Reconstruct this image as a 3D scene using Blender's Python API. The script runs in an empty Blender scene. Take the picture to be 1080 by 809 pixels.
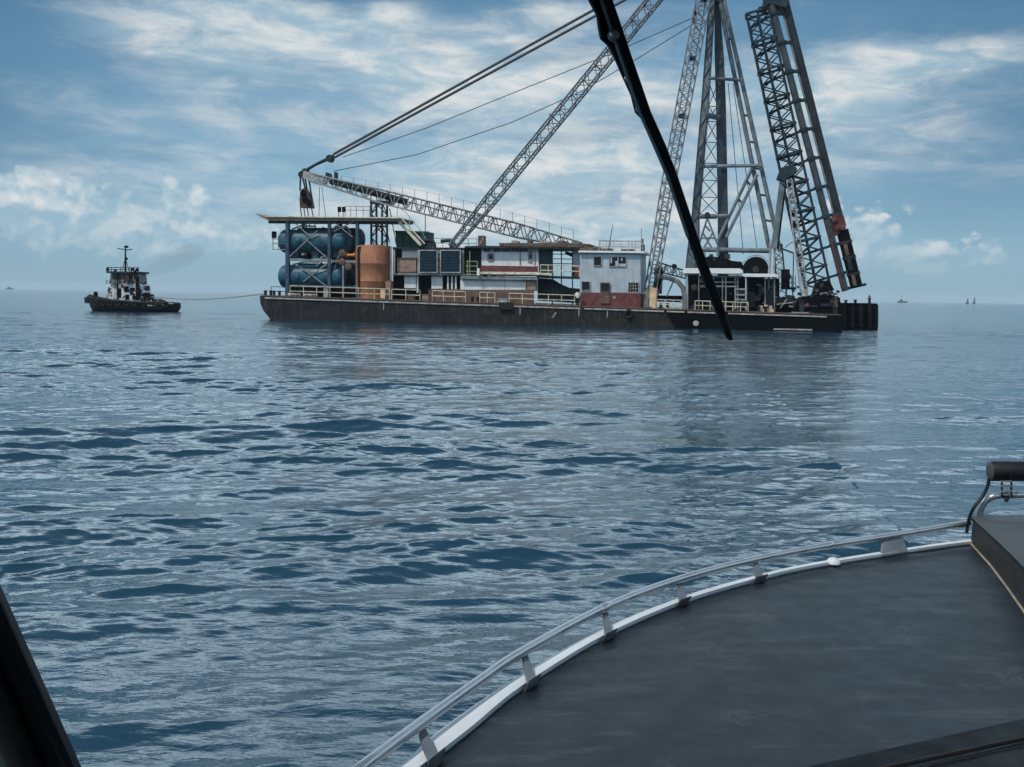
import bpy, bmesh, math, random
import numpy as np
from mathutils import Vector, Matrix
random.seed(7)
RNG = np.random.default_rng(11)
S = bpy.context.scene
C = S.collection

# ------------------------------------------------------------------ camera
CAM_H = 3.2
FPX = 1037.0                                # focal length in photo pixels (1080 wide)
PITCH = math.radians(5.09)
ROLL = math.radians(0.835)
cam = bpy.data.objects.new('camera', bpy.data.cameras.new('camera'))
C.objects.link(cam)
cam.data.sensor_width = 36.0
cam.data.lens = 36.0 * FPX / 1080.0
cam.data.clip_start = 0.05
cam.data.clip_end = 60000
CM = Matrix.Translation((0, 0, CAM_H)) @ Matrix.Rotation(math.pi / 2 - PITCH, 4, 'X') @ Matrix.Rotation(ROLL, 4, 'Z')
cam.matrix_world = CM
S.camera = cam
EYE = Vector((0, 0, CAM_H))

# ------------------------------------------------------------------ exposure
S.render.engine = 'CYCLES'
S.view_settings.view_transform = 'Standard'
S.view_settings.look = 'None'
S.view_settings.gamma = 1.0
S.view_settings.use_curve_mapping = False
S.view_settings.exposure = 0.0
S.cycles.use_denoising = True
S.cycles.max_bounces = 8
S.cycles.volume_bounces = 1
S.cycles.caustics_reflective = False
S.cycles.caustics_refractive = False

def ray(px, py):
    d = Vector(((px - 540) / FPX, -(py - 404.5) / FPX, -1.0))
    return (CM.to_3x3() @ d).normalized()

# ------------------------------------------------------------------ sun and sky
SUN_EL, SUN_AZ = 54.0, -128.0               # azimuth from +Y, clockwise seen from above: sun stands high on the left, a little behind
se, sa = math.radians(SUN_EL), math.radians(SUN_AZ)
sun_dir = Vector((math.sin(sa) * math.cos(se), math.cos(sa) * math.cos(se), math.sin(se)))
sl = bpy.data.lights.new('sun', 'SUN')
sl.energy = 2.7
sl.angle = math.radians(0.53)
sl.color = (1.0, 0.95, 0.86)
sun = bpy.data.objects.new('sun', sl)
C.objects.link(sun)
sun.rotation_euler = sun_dir.to_track_quat('Z', 'Y').to_euler()

W = bpy.data.worlds.new('World')
S.world = W
W.use_nodes = True
W.cycles.sampling_method = 'MANUAL'
W.cycles.sample_map_resolution = 512
wt = W.node_tree
wt.nodes.clear()

class NG:
    """Tiny wrapper that wires maths nodes in one node tree."""
    def __init__(s, tree): s.t = tree
    def n(s, typ, **kw):
        nd = s.t.nodes.new(typ)
        for k, v in kw.items(): setattr(nd, k, v)
        return nd
    def put(s, sock, v):
        if isinstance(v, bpy.types.NodeSocket): s.t.links.new(v, sock)
        else: sock.default_value = v
    def m(s, op, a, b=None, c=None, clamp=False):
        nd = s.n('ShaderNodeMath', operation=op, use_clamp=clamp)
        for i, v in enumerate((a, b, c)):
            if v is not None: s.put(nd.inputs[i], v)
        return nd.outputs[0]
    def rng(s, v, a, b, c=0.0, d=1.0, smooth=True):
        nd = s.n('ShaderNodeMapRange', interpolation_type='SMOOTHSTEP' if smooth else 'LINEAR')
        for i, x in enumerate((v, a, b, c, d)): s.put(nd.inputs[i], x)
        return nd.outputs[0]
    def xyz(s, x, y, z):
        nd = s.n('ShaderNodeCombineXYZ')
        for i, v in enumerate((x, y, z)): s.put(nd.inputs[i], v)
        return nd.outputs[0]
    def noise(s, vec, scale, detail=4, rough=0.55, dist=0.0, lac=2.0):
        nd = s.n('ShaderNodeTexNoise')
        s.put(nd.inputs['Vector'], vec)
        nd.inputs['Scale'].default_value = scale
        nd.inputs['Detail'].default_value = detail
        nd.inputs['Roughness'].default_value = rough
        nd.inputs['Lacunarity'].default_value = lac
        nd.inputs['Distortion'].default_value = dist
        return nd.outputs['Fac']
    def mix(s, f, a, b, typ='MIX'):
        nd = s.n('ShaderNodeMix', data_type='RGBA', blend_type=typ)
        s.put(nd.inputs[0], f); s.put(nd.inputs[6], a); s.put(nd.inputs[7], b)
        return nd.outputs[2]

g = NG(wt)
BG = 0.10
def sky_lin(r, gg, b):                       # a radiance given as display sRGB 0-255, in units of the background strength
    f = lambda c: ((c / 255 + 0.055) / 1.055) ** 2.4 if c > 10 else c / 255 / 12.92
    return (f(r) / BG, f(gg) / BG, f(b) / BG, 1)
sky = g.n('ShaderNodeTexSky', sky_type='NISHITA')
sky.sun_disc = False
sky.sun_elevation = se
sky.sun_rotation = sa
sky.altitude = 0
sky.air_density = 1.0
sky.dust_density = 0.6
sky.ozone_density = 2.0
geo = g.n('ShaderNodeTexCoord').outputs['Generated']
sp = g.n('ShaderNodeSeparateXYZ'); wt.links.new(geo, sp.inputs[0])
az = g.m('MULTIPLY', g.m('ARCTAN2', sp.outputs[0], sp.outputs[1]), 180 / math.pi)
el = g.m('MULTIPLY', g.m('ARCSINE', sp.outputs[2]), 180 / math.pi)

def AE(px, py):
    d = ray(px, py)
    return math.degrees(math.atan2(d.x, d.y)), math.degrees(math.asin(d.z))
# slow wobble shared by the cloud masks so that their outlines are uneven
wob = g.m('MULTIPLY', g.m('SUBTRACT', g.noise(g.xyz(g.m('MULTIPLY', az, 0.10), g.m('MULTIPLY', el, 0.28), 3.1), 1.0, 4, 0.6), 0.5), 3.2)
def blobs(lst):
    tot = None
    for px, py, rx, ry, wgt in lst:
        a0, e0 = AE(px, py)
        dx = g.m('DIVIDE', g.m('SUBTRACT', g.m('ADD', az, g.m('MULTIPLY', wob, 1.6)), a0), rx / 18.1)
        dy = g.m('DIVIDE', g.m('SUBTRACT', g.m('ADD', el, wob), e0), ry / 18.1)
        r2 = g.m('ADD', g.m('MULTIPLY', dx, dx), g.m('MULTIPLY', dy, dy))
        v = g.m('MULTIPLY', g.m('EXPONENT', g.m('MULTIPLY', r2, -1.0)), wgt)
        tot = v if tot is None else g.m('ADD', tot, v)
    return tot
# clear-sky colour: the physical sky, pulled towards the photograph's colder blue
elc = g.m('MAXIMUM', el, 0.0)
ramp = g.n('ShaderNodeValToRGB')
wt.links.new(g.m('DIVIDE', elc, 40.0, clamp=True), ramp.inputs[0])
cr = ramp.color_ramp
cr.elements[0].position = 0.0; cr.elements[0].color = sky_lin(126, 172, 196)
cr.elements[1].position = 1.0; cr.elements[1].color = sky_lin(84, 126, 164)
for pos, col in ((0.06, (134, 178, 202)), (0.18, (128, 172, 200)), (0.30, (106, 154, 186)), (0.42, (84, 132, 166))):
    e_ = cr.elements.new(pos); e_.color = sky_lin(*col)
base = g.mix(0.82, sky.outputs[0], ramp.outputs[0])
# right and far-left part of the sky is a deeper blue
side = g.m('ADD', g.rng(az, 10, 27), g.rng(az, -17, -29))
base = g.mix(g.m('MULTIPLY', side, g.rng(elc, 1.0, 9.0, 0.1, 0.58)), base, sky_lin(70, 116, 150))
# thin high sheets
v1 = g.xyz(g.m('MULTIPLY', az, 0.085), g.m('ADD', g.m('MULTIPLY', el, 0.30), g.m('MULTIPLY', az, 0.012)), 1.7)
n1 = g.noise(v1, 1.0, 6, 0.58, 0.6)
v1b = g.xyz(g.m('MULTIPLY', az, 0.26), g.m('ADD', g.m('MULTIPLY', el, 0.80), g.m('MULTIPLY', az, 0.02)), 8.3)
n1b = g.noise(v1b, 1.0, 5, 0.62, 0.4)
b1 = blobs([(300, 48, 190, 36, 1.0), (455, 50, 120, 26, 0.60), (560, 95, 110, 54, 0.36), (640, 140, 180, 52, 0.55), (150, 115, 160, 22, 0.30), (110, 180, 170, 26, 0.34), (420, 120, 160, 22, 0.26),
            (560, 215, 190, 50, 0.55), (600, 8, 60, 14, 0.45), (1010, 62, 130, 24, 0.46), (860, 90, 140, 28, 0.40), (960, 160, 150, 26, 0.30),
            (60, 230, 160, 22, 0.16), (300, 150, 170, 20, 0.16), (420, 235, 240, 44, 0.32), (920, 115, 120, 30, 0.24),
            (700, 240, 110, 40, 0.25), (350, 15, 140, 14, 0.30), (900, 210, 160, 24, 0.12), (780, 20, 90, 24, 0.12)])
d1 = g.m('ADD', g.m('MULTIPLY', n1, 0.70), g.m('MULTIPLY', n1b, 0.40))
d1 = g.m('ADD', g.m('SUBTRACT', d1, 0.56), b1)
c1 = g.rng(d1, 0.02, 0.78)
col1 = g.mix(g.rng(n1b, 0.35, 0.68), sky_lin(164, 192, 208), sky_lin(228, 230, 228))
skyc = g.mix(g.m('MULTIPLY', c1, 0.92), base, col1)
# grey-blue bars between the sheets
n2 = g.noise(g.xyz(g.m('MULTIPLY', az, 0.085), g.m('MULTIPLY', el, 0.46), 21.0), 1.0, 7, 0.58, 0.5)
bars = g.m('MULTIPLY', g.rng(n2, 0.48, 0.66), g.rng(elc, 3.0, 7.0))
skyc = g.mix(g.m('MULTIPLY', bars, 0.42), skyc, sky_lin(98, 140, 172))
# cumulus along the horizon
v3 = g.xyz(g.m('MULTIPLY', az, 0.46), g.m('MULTIPLY', el, 0.62), 5.0)
n3 = g.noise(v3, 1.0, 6, 0.55)
v3u = g.xyz(g.m('MULTIPLY', g.m('ADD', az, 0.30), 0.46), g.m('MULTIPLY', g.m('ADD', el, -0.45), 0.62), 5.0)
n3u = g.noise(v3u, 1.0, 3, 0.55)
wob = g.m('MULTIPLY', g.m('SUBTRACT', g.noise(g.xyz(g.m('MULTIPLY', az, 0.5), g.m('MULTIPLY', el, 0.5), 9.1), 1.0, 5, 0.6), 0.5), 1.1)
b3 = blobs([(195, 218, 26, 26, 0.85), (60, 212, 70, 26, 0.75), (10, 207, 40, 24, 0.55), (110, 240, 100, 24, 0.66), (210, 250, 70, 20, 0.55),
            (20, 258, 60, 14, 0.22), (910, 252, 50, 30, 0.62), (980, 268, 76, 18, 0.56), (1060, 272, 40, 12, 0.30), (890, 205, 60, 26, 0.22), (270, 255, 50, 14, 0.3),
            (600, 255, 110, 30, 0.32), (680, 215, 60, 40, 0.22), (820, 235, 50, 24, 0.14)])
def billow(sc, z):
    vn = g.n('ShaderNodeTexVoronoi', feature='SMOOTH_F1'); vn.inputs['Scale'].default_value = sc; vn.inputs['Smoothness'].default_value = 0.35
    wt.links.new(g.xyz(g.m('ADD', g.m('MULTIPLY', az, 0.8), g.m('MULTIPLY', n3, 1.6)), g.m('ADD', el, g.m('MULTIPLY', n3, 1.2)), z), vn.inputs['Vector'])
    return g.m('SUBTRACT', 0.45, vn.outputs['Distance'])
bil = g.m('ADD', g.m('MULTIPLY', billow(0.75, 2.0), 0.75), g.m('MULTIPLY', billow(1.9, 7.0), 0.42))
dens3 = g.m('ADD', g.m('ADD', g.m('MULTIPLY', g.m('SUBTRACT', n3, 0.48), 0.7), bil), g.m('SUBTRACT', b3, 0.06))
c3 = g.m('MULTIPLY', g.m('MULTIPLY', g.rng(dens3, 0.22, 0.48), g.rng(b3, 0.08, 0.3)), g.rng(elc, 0.6, 4.2))
lit = g.m('ADD', g.m('MULTIPLY', g.rng(g.m('SUBTRACT', n3, n3u), -0.09, 0.12), 0.5), g.m('MULTIPLY', g.rng(bil, -0.15, 0.4), 0.6), clamp=True)
col3 = g.mix(lit, sky_lin(152, 186, 204), sky_lin(226, 230, 230))
skyc = g.mix(g.m('MULTIPLY', c3, 0.9), skyc, col3)
# below the horizon (never seen: the sea covers it) and a bright band added above the view to brighten water reflections, darker blue overhead
over = g.noise(g.xyz(g.m('MULTIPLY', az, 0.06), g.m('MULTIPLY', el, 0.16), 40.0), 1.0, 5, 0.55)
skyc = g.mix(g.m('MULTIPLY', g.rng(el, 16.8, 20.0), g.rng(over, 0.25, 0.5, 0.55, 1.0)), skyc, (18.5, 23.5, 27.0, 1))
skyc = g.mix(g.rng(el, 21, 34, 0.0, 0.94), skyc, sky_lin(62, 98, 136))
bg = g.n('ShaderNodeBackground'); bg.inputs['Strength'].default_value = BG
wt.links.new(skyc, bg.inputs['Color'])
wo = g.n('ShaderNodeOutputWorld'); wt.links.new(bg.outputs[0], wo.inputs['Surface'])

# ------------------------------------------------------------------ materials
MATS = {}
def mat(name, col, rough=0.6, metal=0.0, var=0.25, scale=1.5, rust=0.0, rustcol=(0.16, 0.065, 0.03), streak=0.0, bump=0.0, spec=0.3, streakcol=(0.05, 0.045, 0.04), bscale=None, coat=0.0):
    """Painted or bare surface: base colour with cloudy wear, optional rust blotches and run-down streaks."""
    m = bpy.data.materials.new(name); m.use_nodes = True
    t = m.node_tree; b = t.nodes['Principled BSDF']; q = NG(t)
    pos = q.n('ShaderNodeNewGeometry').outputs['Position']
    n = q.noise(pos, scale, 6, 0.62)
    lo = tuple(c * (1 - var) for c in col) + (1,); hi = tuple(min(1, c * (1 + var)) for c in col) + (1,)
    c = q.mix(q.rng(n, 0.3, 0.7), lo, hi)
    if streak:
        mp = q.n('ShaderNodeMapping'); t.links.new(pos, mp.inputs[0]); mp.inputs['Scale'].default_value = (2.2, 2.2, 0.22)
        s_ = q.noise(mp.outputs[0], 1.6, 6, 0.65)
        c = q.mix(q.m('MULTIPLY', q.rng(s_, 0.48, 0.72), streak), c, tuple(streakcol) + (1,))
    if rust:
        r = q.noise(pos, scale * 0.9 + 0.4, 8, 0.7)
        c = q.mix(q.m('MULTIPLY', q.rng(r, 0.52, 0.66), rust), c, tuple(rustcol) + (1,))
    t.links.new(c, b.inputs['Base Color'])
    b.inputs['Metallic'].default_value = metal
    b.inputs['Specular IOR Level'].default_value = spec
    rr = q.rng(n, 0.25, 0.75, max(0.05, rough - 0.12), min(1, rough + 0.12))
    t.links.new(rr, b.inputs['Roughness'])
    if coat: b.inputs['Coat Weight'].default_value = coat
    if bump:
        bn = q.n('ShaderNodeBump'); bn.inputs['Strength'].default_value = bump; bn.inputs['Distance'].default_value = 0.02
        t.links.new(q.noise(pos, bscale or scale * 6, 5, 0.6), bn.inputs['Height']); t.links.new(bn.outputs[0], b.inputs['Normal'])
    MATS[name] = m
    return m
hull_grey = mat('hull_grey', (0.018, 0.019, 0.020), 0.7, spec=.15, var=0.4, scale=0.5, rust=0.55, rustcol=(0.075, 0.048, 0.034), streak=0.45, streakcol=(0.075, 0.075, 0.073))
hull_black = mat('hull_black', (0.003, 0.004, 0.005), 0.7, spec=.04, var=0.4, scale=0.6, streak=0.2, streakcol=(0.016, 0.016, 0.018))
deck_rust = mat('deck_rust', (0.10, 0.075, 0.055), 0.8, var=0.4, scale=1.2, rust=0.6)
strip_pale = mat('strip_pale', (0.36, 0.35, 0.33), 0.6, var=0.35, scale=2.0, rust=0.5)
cream = mat('cream_paint', (0.66, 0.59, 0.45), 0.6, var=0.3, scale=2.0, rust=0.45)
cream_tan = mat('tan_paint', (0.72, 0.50, 0.30), 0.6, var=0.25, scale=1.5, rust=0.25)
steel_grey = mat('steel_grey', (0.20, 0.215, 0.225), 0.55, 0.0, var=0.35, scale=1.2, rust=0.28, rustcol=(0.13, 0.085, 0.06))
steel_pale = mat('steel_pale', (0.33, 0.34, 0.34), 0.55, 0.0, var=0.35, scale=1.4, rust=0.35, rustcol=(0.15, 0.10, 0.07))
steel_dark = mat('steel_dark', (0.026, 0.033, 0.038), 0.6, 0.0, spec=.15, var=0.4, scale=1.2, rust=0.2, rustcol=(0.07, 0.045, 0.03))
slate = mat('slate_paint', (0.026, 0.045, 0.054), 0.6, 0.0, spec=.15, var=0.4, scale=1.3, rust=0.25, rustcol=(0.06, 0.05, 0.045))
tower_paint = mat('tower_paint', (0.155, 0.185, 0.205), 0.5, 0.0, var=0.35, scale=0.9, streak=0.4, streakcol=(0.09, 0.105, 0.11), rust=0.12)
tower_dark = mat('tower_column_paint', (0.048, 0.062, 0.072), 0.5, 0.0, var=0.35, scale=0.9, streak=0.3, streakcol=(0.08, 0.09, 0.095))  # darker grey for the tower's column, head block, flanges and rungs
tank_blue = mat('tank_blue', (0.018, 0.082, 0.125), 0.45, 0.0, var=0.45, scale=1.3, rust=0.35, rustcol=(0.05, 0.055, 0.055))
frame_blue = mat('frame_blue', (0.04, 0.075, 0.115), 0.5, 0.0, var=0.35, scale=1.5, rust=0.3, rustcol=(0.07, 0.05, 0.04))
brown_tank = mat('brown_tank', (0.36, 0.15, 0.075), 0.6, 0.0, var=0.22, scale=0.8, streak=0.35, streakcol=(0.22, 0.10, 0.055), rust=0.25, rustcol=(0.52, 0.30, 0.19))
orange = mat('orange_pipe', (0.62, 0.23, 0.05), 0.5, var=0.2, rust=0.3)
white = mat('white_paint', (0.66, 0.67, 0.66), 0.55, var=0.10, scale=1.0, streak=0.4, streakcol=(0.40, 0.34, 0.29), rust=0.12)
white_clean = mat('white_canopy', (0.80, 0.80, 0.78), 0.6, var=0.06, scale=1.0)
house_blue = mat('house_blue', (0.43, 0.48, 0.52), 0.6, var=0.12, scale=0.8, streak=0.6, streakcol=(0.30, 0.33, 0.36), rust=0.06)
maroon = mat('maroon_paint', (0.14, 0.045, 0.042), 0.65, var=0.4, scale=2.0, rust=0.35, rustcol=(0.11, 0.08, 0.075))
brown = mat('brown_rust', (0.135, 0.082, 0.06), 0.75, var=0.4, scale=1.8, rust=0.5, rustcol=(0.07, 0.045, 0.035))
pinkbrown = mat('weathered_brown', (0.30, 0.20, 0.155), 0.75, var=0.25, scale=2.0, streak=0.3, rust=0.3)
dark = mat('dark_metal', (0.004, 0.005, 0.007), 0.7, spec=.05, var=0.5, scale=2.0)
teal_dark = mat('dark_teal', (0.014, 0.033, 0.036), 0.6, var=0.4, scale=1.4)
navy = mat('navy_panel', (0.012, 0.034, 0.060), 0.45, var=0.5, scale=5.0, rust=0.25, rustcol=(0.10, 0.14, 0.17))
green = mat('green_container', (0.012, 0.075, 0.060), 0.55, var=0.3, scale=1.4, streak=0.3, streakcol=(0.01, 0.035, 0.03))
lime = mat('lime_rail', (0.36, 0.38, 0.20), 0.55, var=0.2)
glass_dark = mat('dark_window_glass', (0.010, 0.014, 0.018), 0.12, var=0.3)
red = mat('hammer_red', (0.11, 0.022, 0.02), 0.5, var=0.35, scale=2.5, rust=0.25, rustcol=(0.06, 0.03, 0.03))
hook_red = mat('hook_block', (0.06, 0.028, 0.028), 0.6, var=0.5, scale=3.0)
rope = mat('wire_rope', (0.05, 0.052, 0.055), 0.6, var=0.2)
rope_pale = mat('tow_line', (0.26, 0.24, 0.21), 0.8, var=0.2)
rubber = mat('black_rubber', (0.012, 0.012, 0.013), 0.75, var=0.3, scale=6)
tug_black = mat('tug_black', (0.007, 0.008, 0.011), 0.5, var=0.4)
haze_grey = mat('far_vessel', (0.03, 0.035, 0.04), 0.7)
skin = mat('skin', (0.25, 0.13, 0.08), 0.6, var=0.1)
shirt = mat('white_shirt', (0.70, 0.70, 0.70), 0.8, var=0.05)
trousers = mat('dark_trousers', (0.02, 0.022, 0.03), 0.8, var=0.2)

# ------------------------------------------------------------------ frames: a vertical plane seen through the camera
class Frame:
    def __init__(s, A, B):
        s.A = Vector((A[0], A[1], 0)); s.t = (Vector((B[0], B[1], 0)) - s.A).normalized()
        s.n = Vector((-s.t.y, s.t.x, 0))
    def __call__(s, px, py, v=0.0):
        d = ray(px, py)
        o = s.A + s.n * v
        k = (o - EYE).dot(s.n) / d.dot(s.n)
        return EYE + d * k
def ground(px, D):
    d = ray(px, 312.0 + 0.0146 * (px - 540)); return Vector((d.x / d.y * D, D, 0))
BF = Frame(ground(277, 116), ground(888, 101))         # the barge's near side
TF = Frame(ground(93, 150), ground(190, 148))          # the tug
def dy(px): return 311.5 + (px - 277) * 0.0335         # the deck line in the picture

# ------------------------------------------------------------------ mesh collector
class MB:
    def __init__(s): s.v = []; s.f = []; s.mi = []; s.cur = 0
    def add(s, vs, fs):
        o = len(s.v); s.v.extend(Vector(p) for p in vs)
        for f in fs: s.f.append(tuple(i + o for i in f)); s.mi.append(s.cur)
        return s
    def prism(s, pts, ext):
        """closed polygon (world points) extruded by the vector ext"""
        k = len(pts); e = Vector(ext)
        vs = list(pts) + [p + e for p in pts]
        return s.add(vs, [tuple(range(k))[::-1], tuple(range(k, 2 * k))] + [(i, (i + 1) % k, k + (i + 1) % k, k + i) for i in range(k)])
    def slab(s, F, pix, v0, v1):
        return s.prism([F(x, y, v0) for x, y in pix], F.n * (v1 - v0))
    def rect(s, F, x0, y0, x1, y1, v0, v1):
        return s.slab(F, [(x0, y1), (x1, y1), (x1, y0), (x0, y0)], v0, v1)
    def tube(s, a, b, r, n=6, r2=None):
        a = Vector(a); b = Vector(b); d = b - a
        if d.length < 1e-6: return s
        d.normalize(); u = d.orthogonal().normalized(); w = d.cross(u); r2 = r if r2 is None else r2
        vs = []
        for p, rr in ((a, r), (b, r2)):
            for i in range(n):
                q = 2 * math.pi * (i + .5) / n; vs.append(p + (u * math.cos(q) + w * math.sin(q)) * rr)
        return s.add(vs, [tuple(range(n))[::-1], tuple(range(n, 2 * n))] + [(i, (i + 1) % n, n + (i + 1) % n, n + i) for i in range(n)])
    def path(s, pts, r, n=8, cap=True):
        pts = [Vector(p) for p in pts]; k = len(pts); rs = r if isinstance(r, (list, tuple)) else [r] * k
        u = None; vs = []
        for i, p in enumerate(pts):
            d = (pts[min(i + 1, k - 1)] - pts[max(i - 1, 0)]).normalized()
            u = d.orthogonal().normalized() if u is None else (u - d * u.dot(d)).normalized()
            w = d.cross(u)
            for j in range(n):
                q = 2 * math.pi * j / n; vs.append(p + (u * math.cos(q) + w * math.sin(q)) * rs[i])
        fs = [(i * n + j, i * n + (j + 1) % n, (i + 1) * n + (j + 1) % n, (i + 1) * n + j) for i in range(k - 1) for j in range(n)]
        if cap: fs += [tuple(range(n))[::-1], tuple(range((k - 1) * n, k * n))]
        return s.add(vs, fs)
    def lathe(s, c, axis, prof, n=20):
        """prof: (distance along the axis, radius)"""
        axis = Vector(axis).normalized(); return s.path([Vector(c) + axis * a for a, r in prof], [max(r, 1e-3) for a, r in prof], n) if False else s._lathe(Vector(c), axis, prof, n)
    def _lathe(s, c, ax, prof, n):
        u = ax.orthogonal().normalized(); w = ax.cross(u); vs = []
        for a, r in prof:
            for j in range(n):
                q = 2 * math.pi * j / n; vs.append(c + ax * a + (u * math.cos(q) + w * math.sin(q)) * max(r, 1e-4))
        k = len(prof)
        fs = [(i * n + j, i * n + (j + 1) % n, (i + 1) * n + (j + 1) % n, (i + 1) * n + j) for i in range(k - 1) for j in range(n)]
        return s.add(vs, fs + [tuple(range(n))[::-1], tuple(range((k - 1) * n, k * n))])
    def torus(s, c, axis, R, r, n=20, m=8):
        ax = Vector(axis).normalized(); u = ax.orthogonal().normalized(); w = ax.cross(u); c = Vector(c); vs = []
        for i in range(n):
            q = 2 * math.pi * i / n; e = u * math.cos(q) + w * math.sin(q)
            for j in range(m):
                p = 2 * math.pi * j / m; vs.append(c + e * (R + r * math.cos(p)) + ax * (r * math.sin(p)))
        return s.add(vs, [(i * m + j, ((i + 1) % n) * m + j, ((i + 1) % n) * m + (j + 1) % m, i * m + (j + 1) % m) for i in range(n) for j in range(m)])
    def box(s, c, x, y, z):
        """centre and three half-axis vectors"""
        c, x, y, z = map(Vector, (c, x, y, z))
        vs = [c + x * i + y * j + z * k for i in (-1, 1) for j in (-1, 1) for k in (-1, 1)]
        return s.add(vs, [(0, 1, 3, 2), (4, 6, 7, 5), (0, 4, 5, 1), (2, 3, 7, 6), (0, 2, 6, 4), (1, 5, 7, 3)])
    def bar(s, a, b, w, h, up=(0, 0, 1)):
        a = Vector(a); b = Vector(b); d = (b - a); up = Vector(up)
        side = d.cross(up).normalized(); upn = side.cross(d).normalized()
        return s.box((a + b) / 2, d / 2, side * w / 2, upn * h / 2)
    def build(s, name, m, parent=None, bevel=0.0, smooth=45):
        me = bpy.data.meshes.new(name)
        off = parent_loc(parent) if parent else Vector((0, 0, 0))
        me.from_pydata([tuple(p - off) for p in s.v], [], s.f)
        for mm in (m if isinstance(m, (list, tuple)) else [m]): me.materials.append(mm)
        if any(s.mi): me.polygons.foreach_set('material_index', s.mi)
        bm = bmesh.new(); bm.from_mesh(me); bmesh.ops.recalc_face_normals(bm, faces=bm.faces)
        bm.to_mesh(me); bm.free()
        if smooth:
            me.polygons.foreach_set('use_smooth', [True] * len(me.polygons)); me.set_sharp_from_angle(angle=math.radians(smooth))
        o = bpy.data.objects.new(name, me); C.objects.link(o)
        if parent: o.parent = parent
        if bevel:
            b = o.modifiers.new('bevel', 'BEVEL'); b.width = bevel; b.segments = 3; b.limit_method = 'ANGLE'
        return o
LOC = {}
def parent_loc(o):
    p = Vector((0, 0, 0))
    while o is not None: p = p + o.location; o = o.parent
    return p
def thing(name, label, cat, loc=(0, 0, 0), group=None):
    o = bpy.data.objects.new(name, None); C.objects.link(o); o.location = loc; o.empty_display_size = .3
    o['label'] = label; o['category'] = cat
    if group: o['group'] = group
    return o
def tag(o, label, cat, group=None):
    o['label'] = label; o['category'] = cat
    if group: o['group'] = group
    return o
def kind(o, k): o['kind'] = k; return o
def dup(root, loc, label=None):
    r = root.copy(); C.objects.link(r); r.location = loc
    if label: r['label'] = label
    for ch in list(root.children):
        c = ch.copy(); C.objects.link(c); c.parent = r
        for gch in ch.children:
            d = gch.copy(); C.objects.link(d); d.parent = c
    return r
def solo(name, label, cat, mb, m, group=None, **k):
    return tag(mb.build(name, m, **k), label, cat, group)

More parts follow.
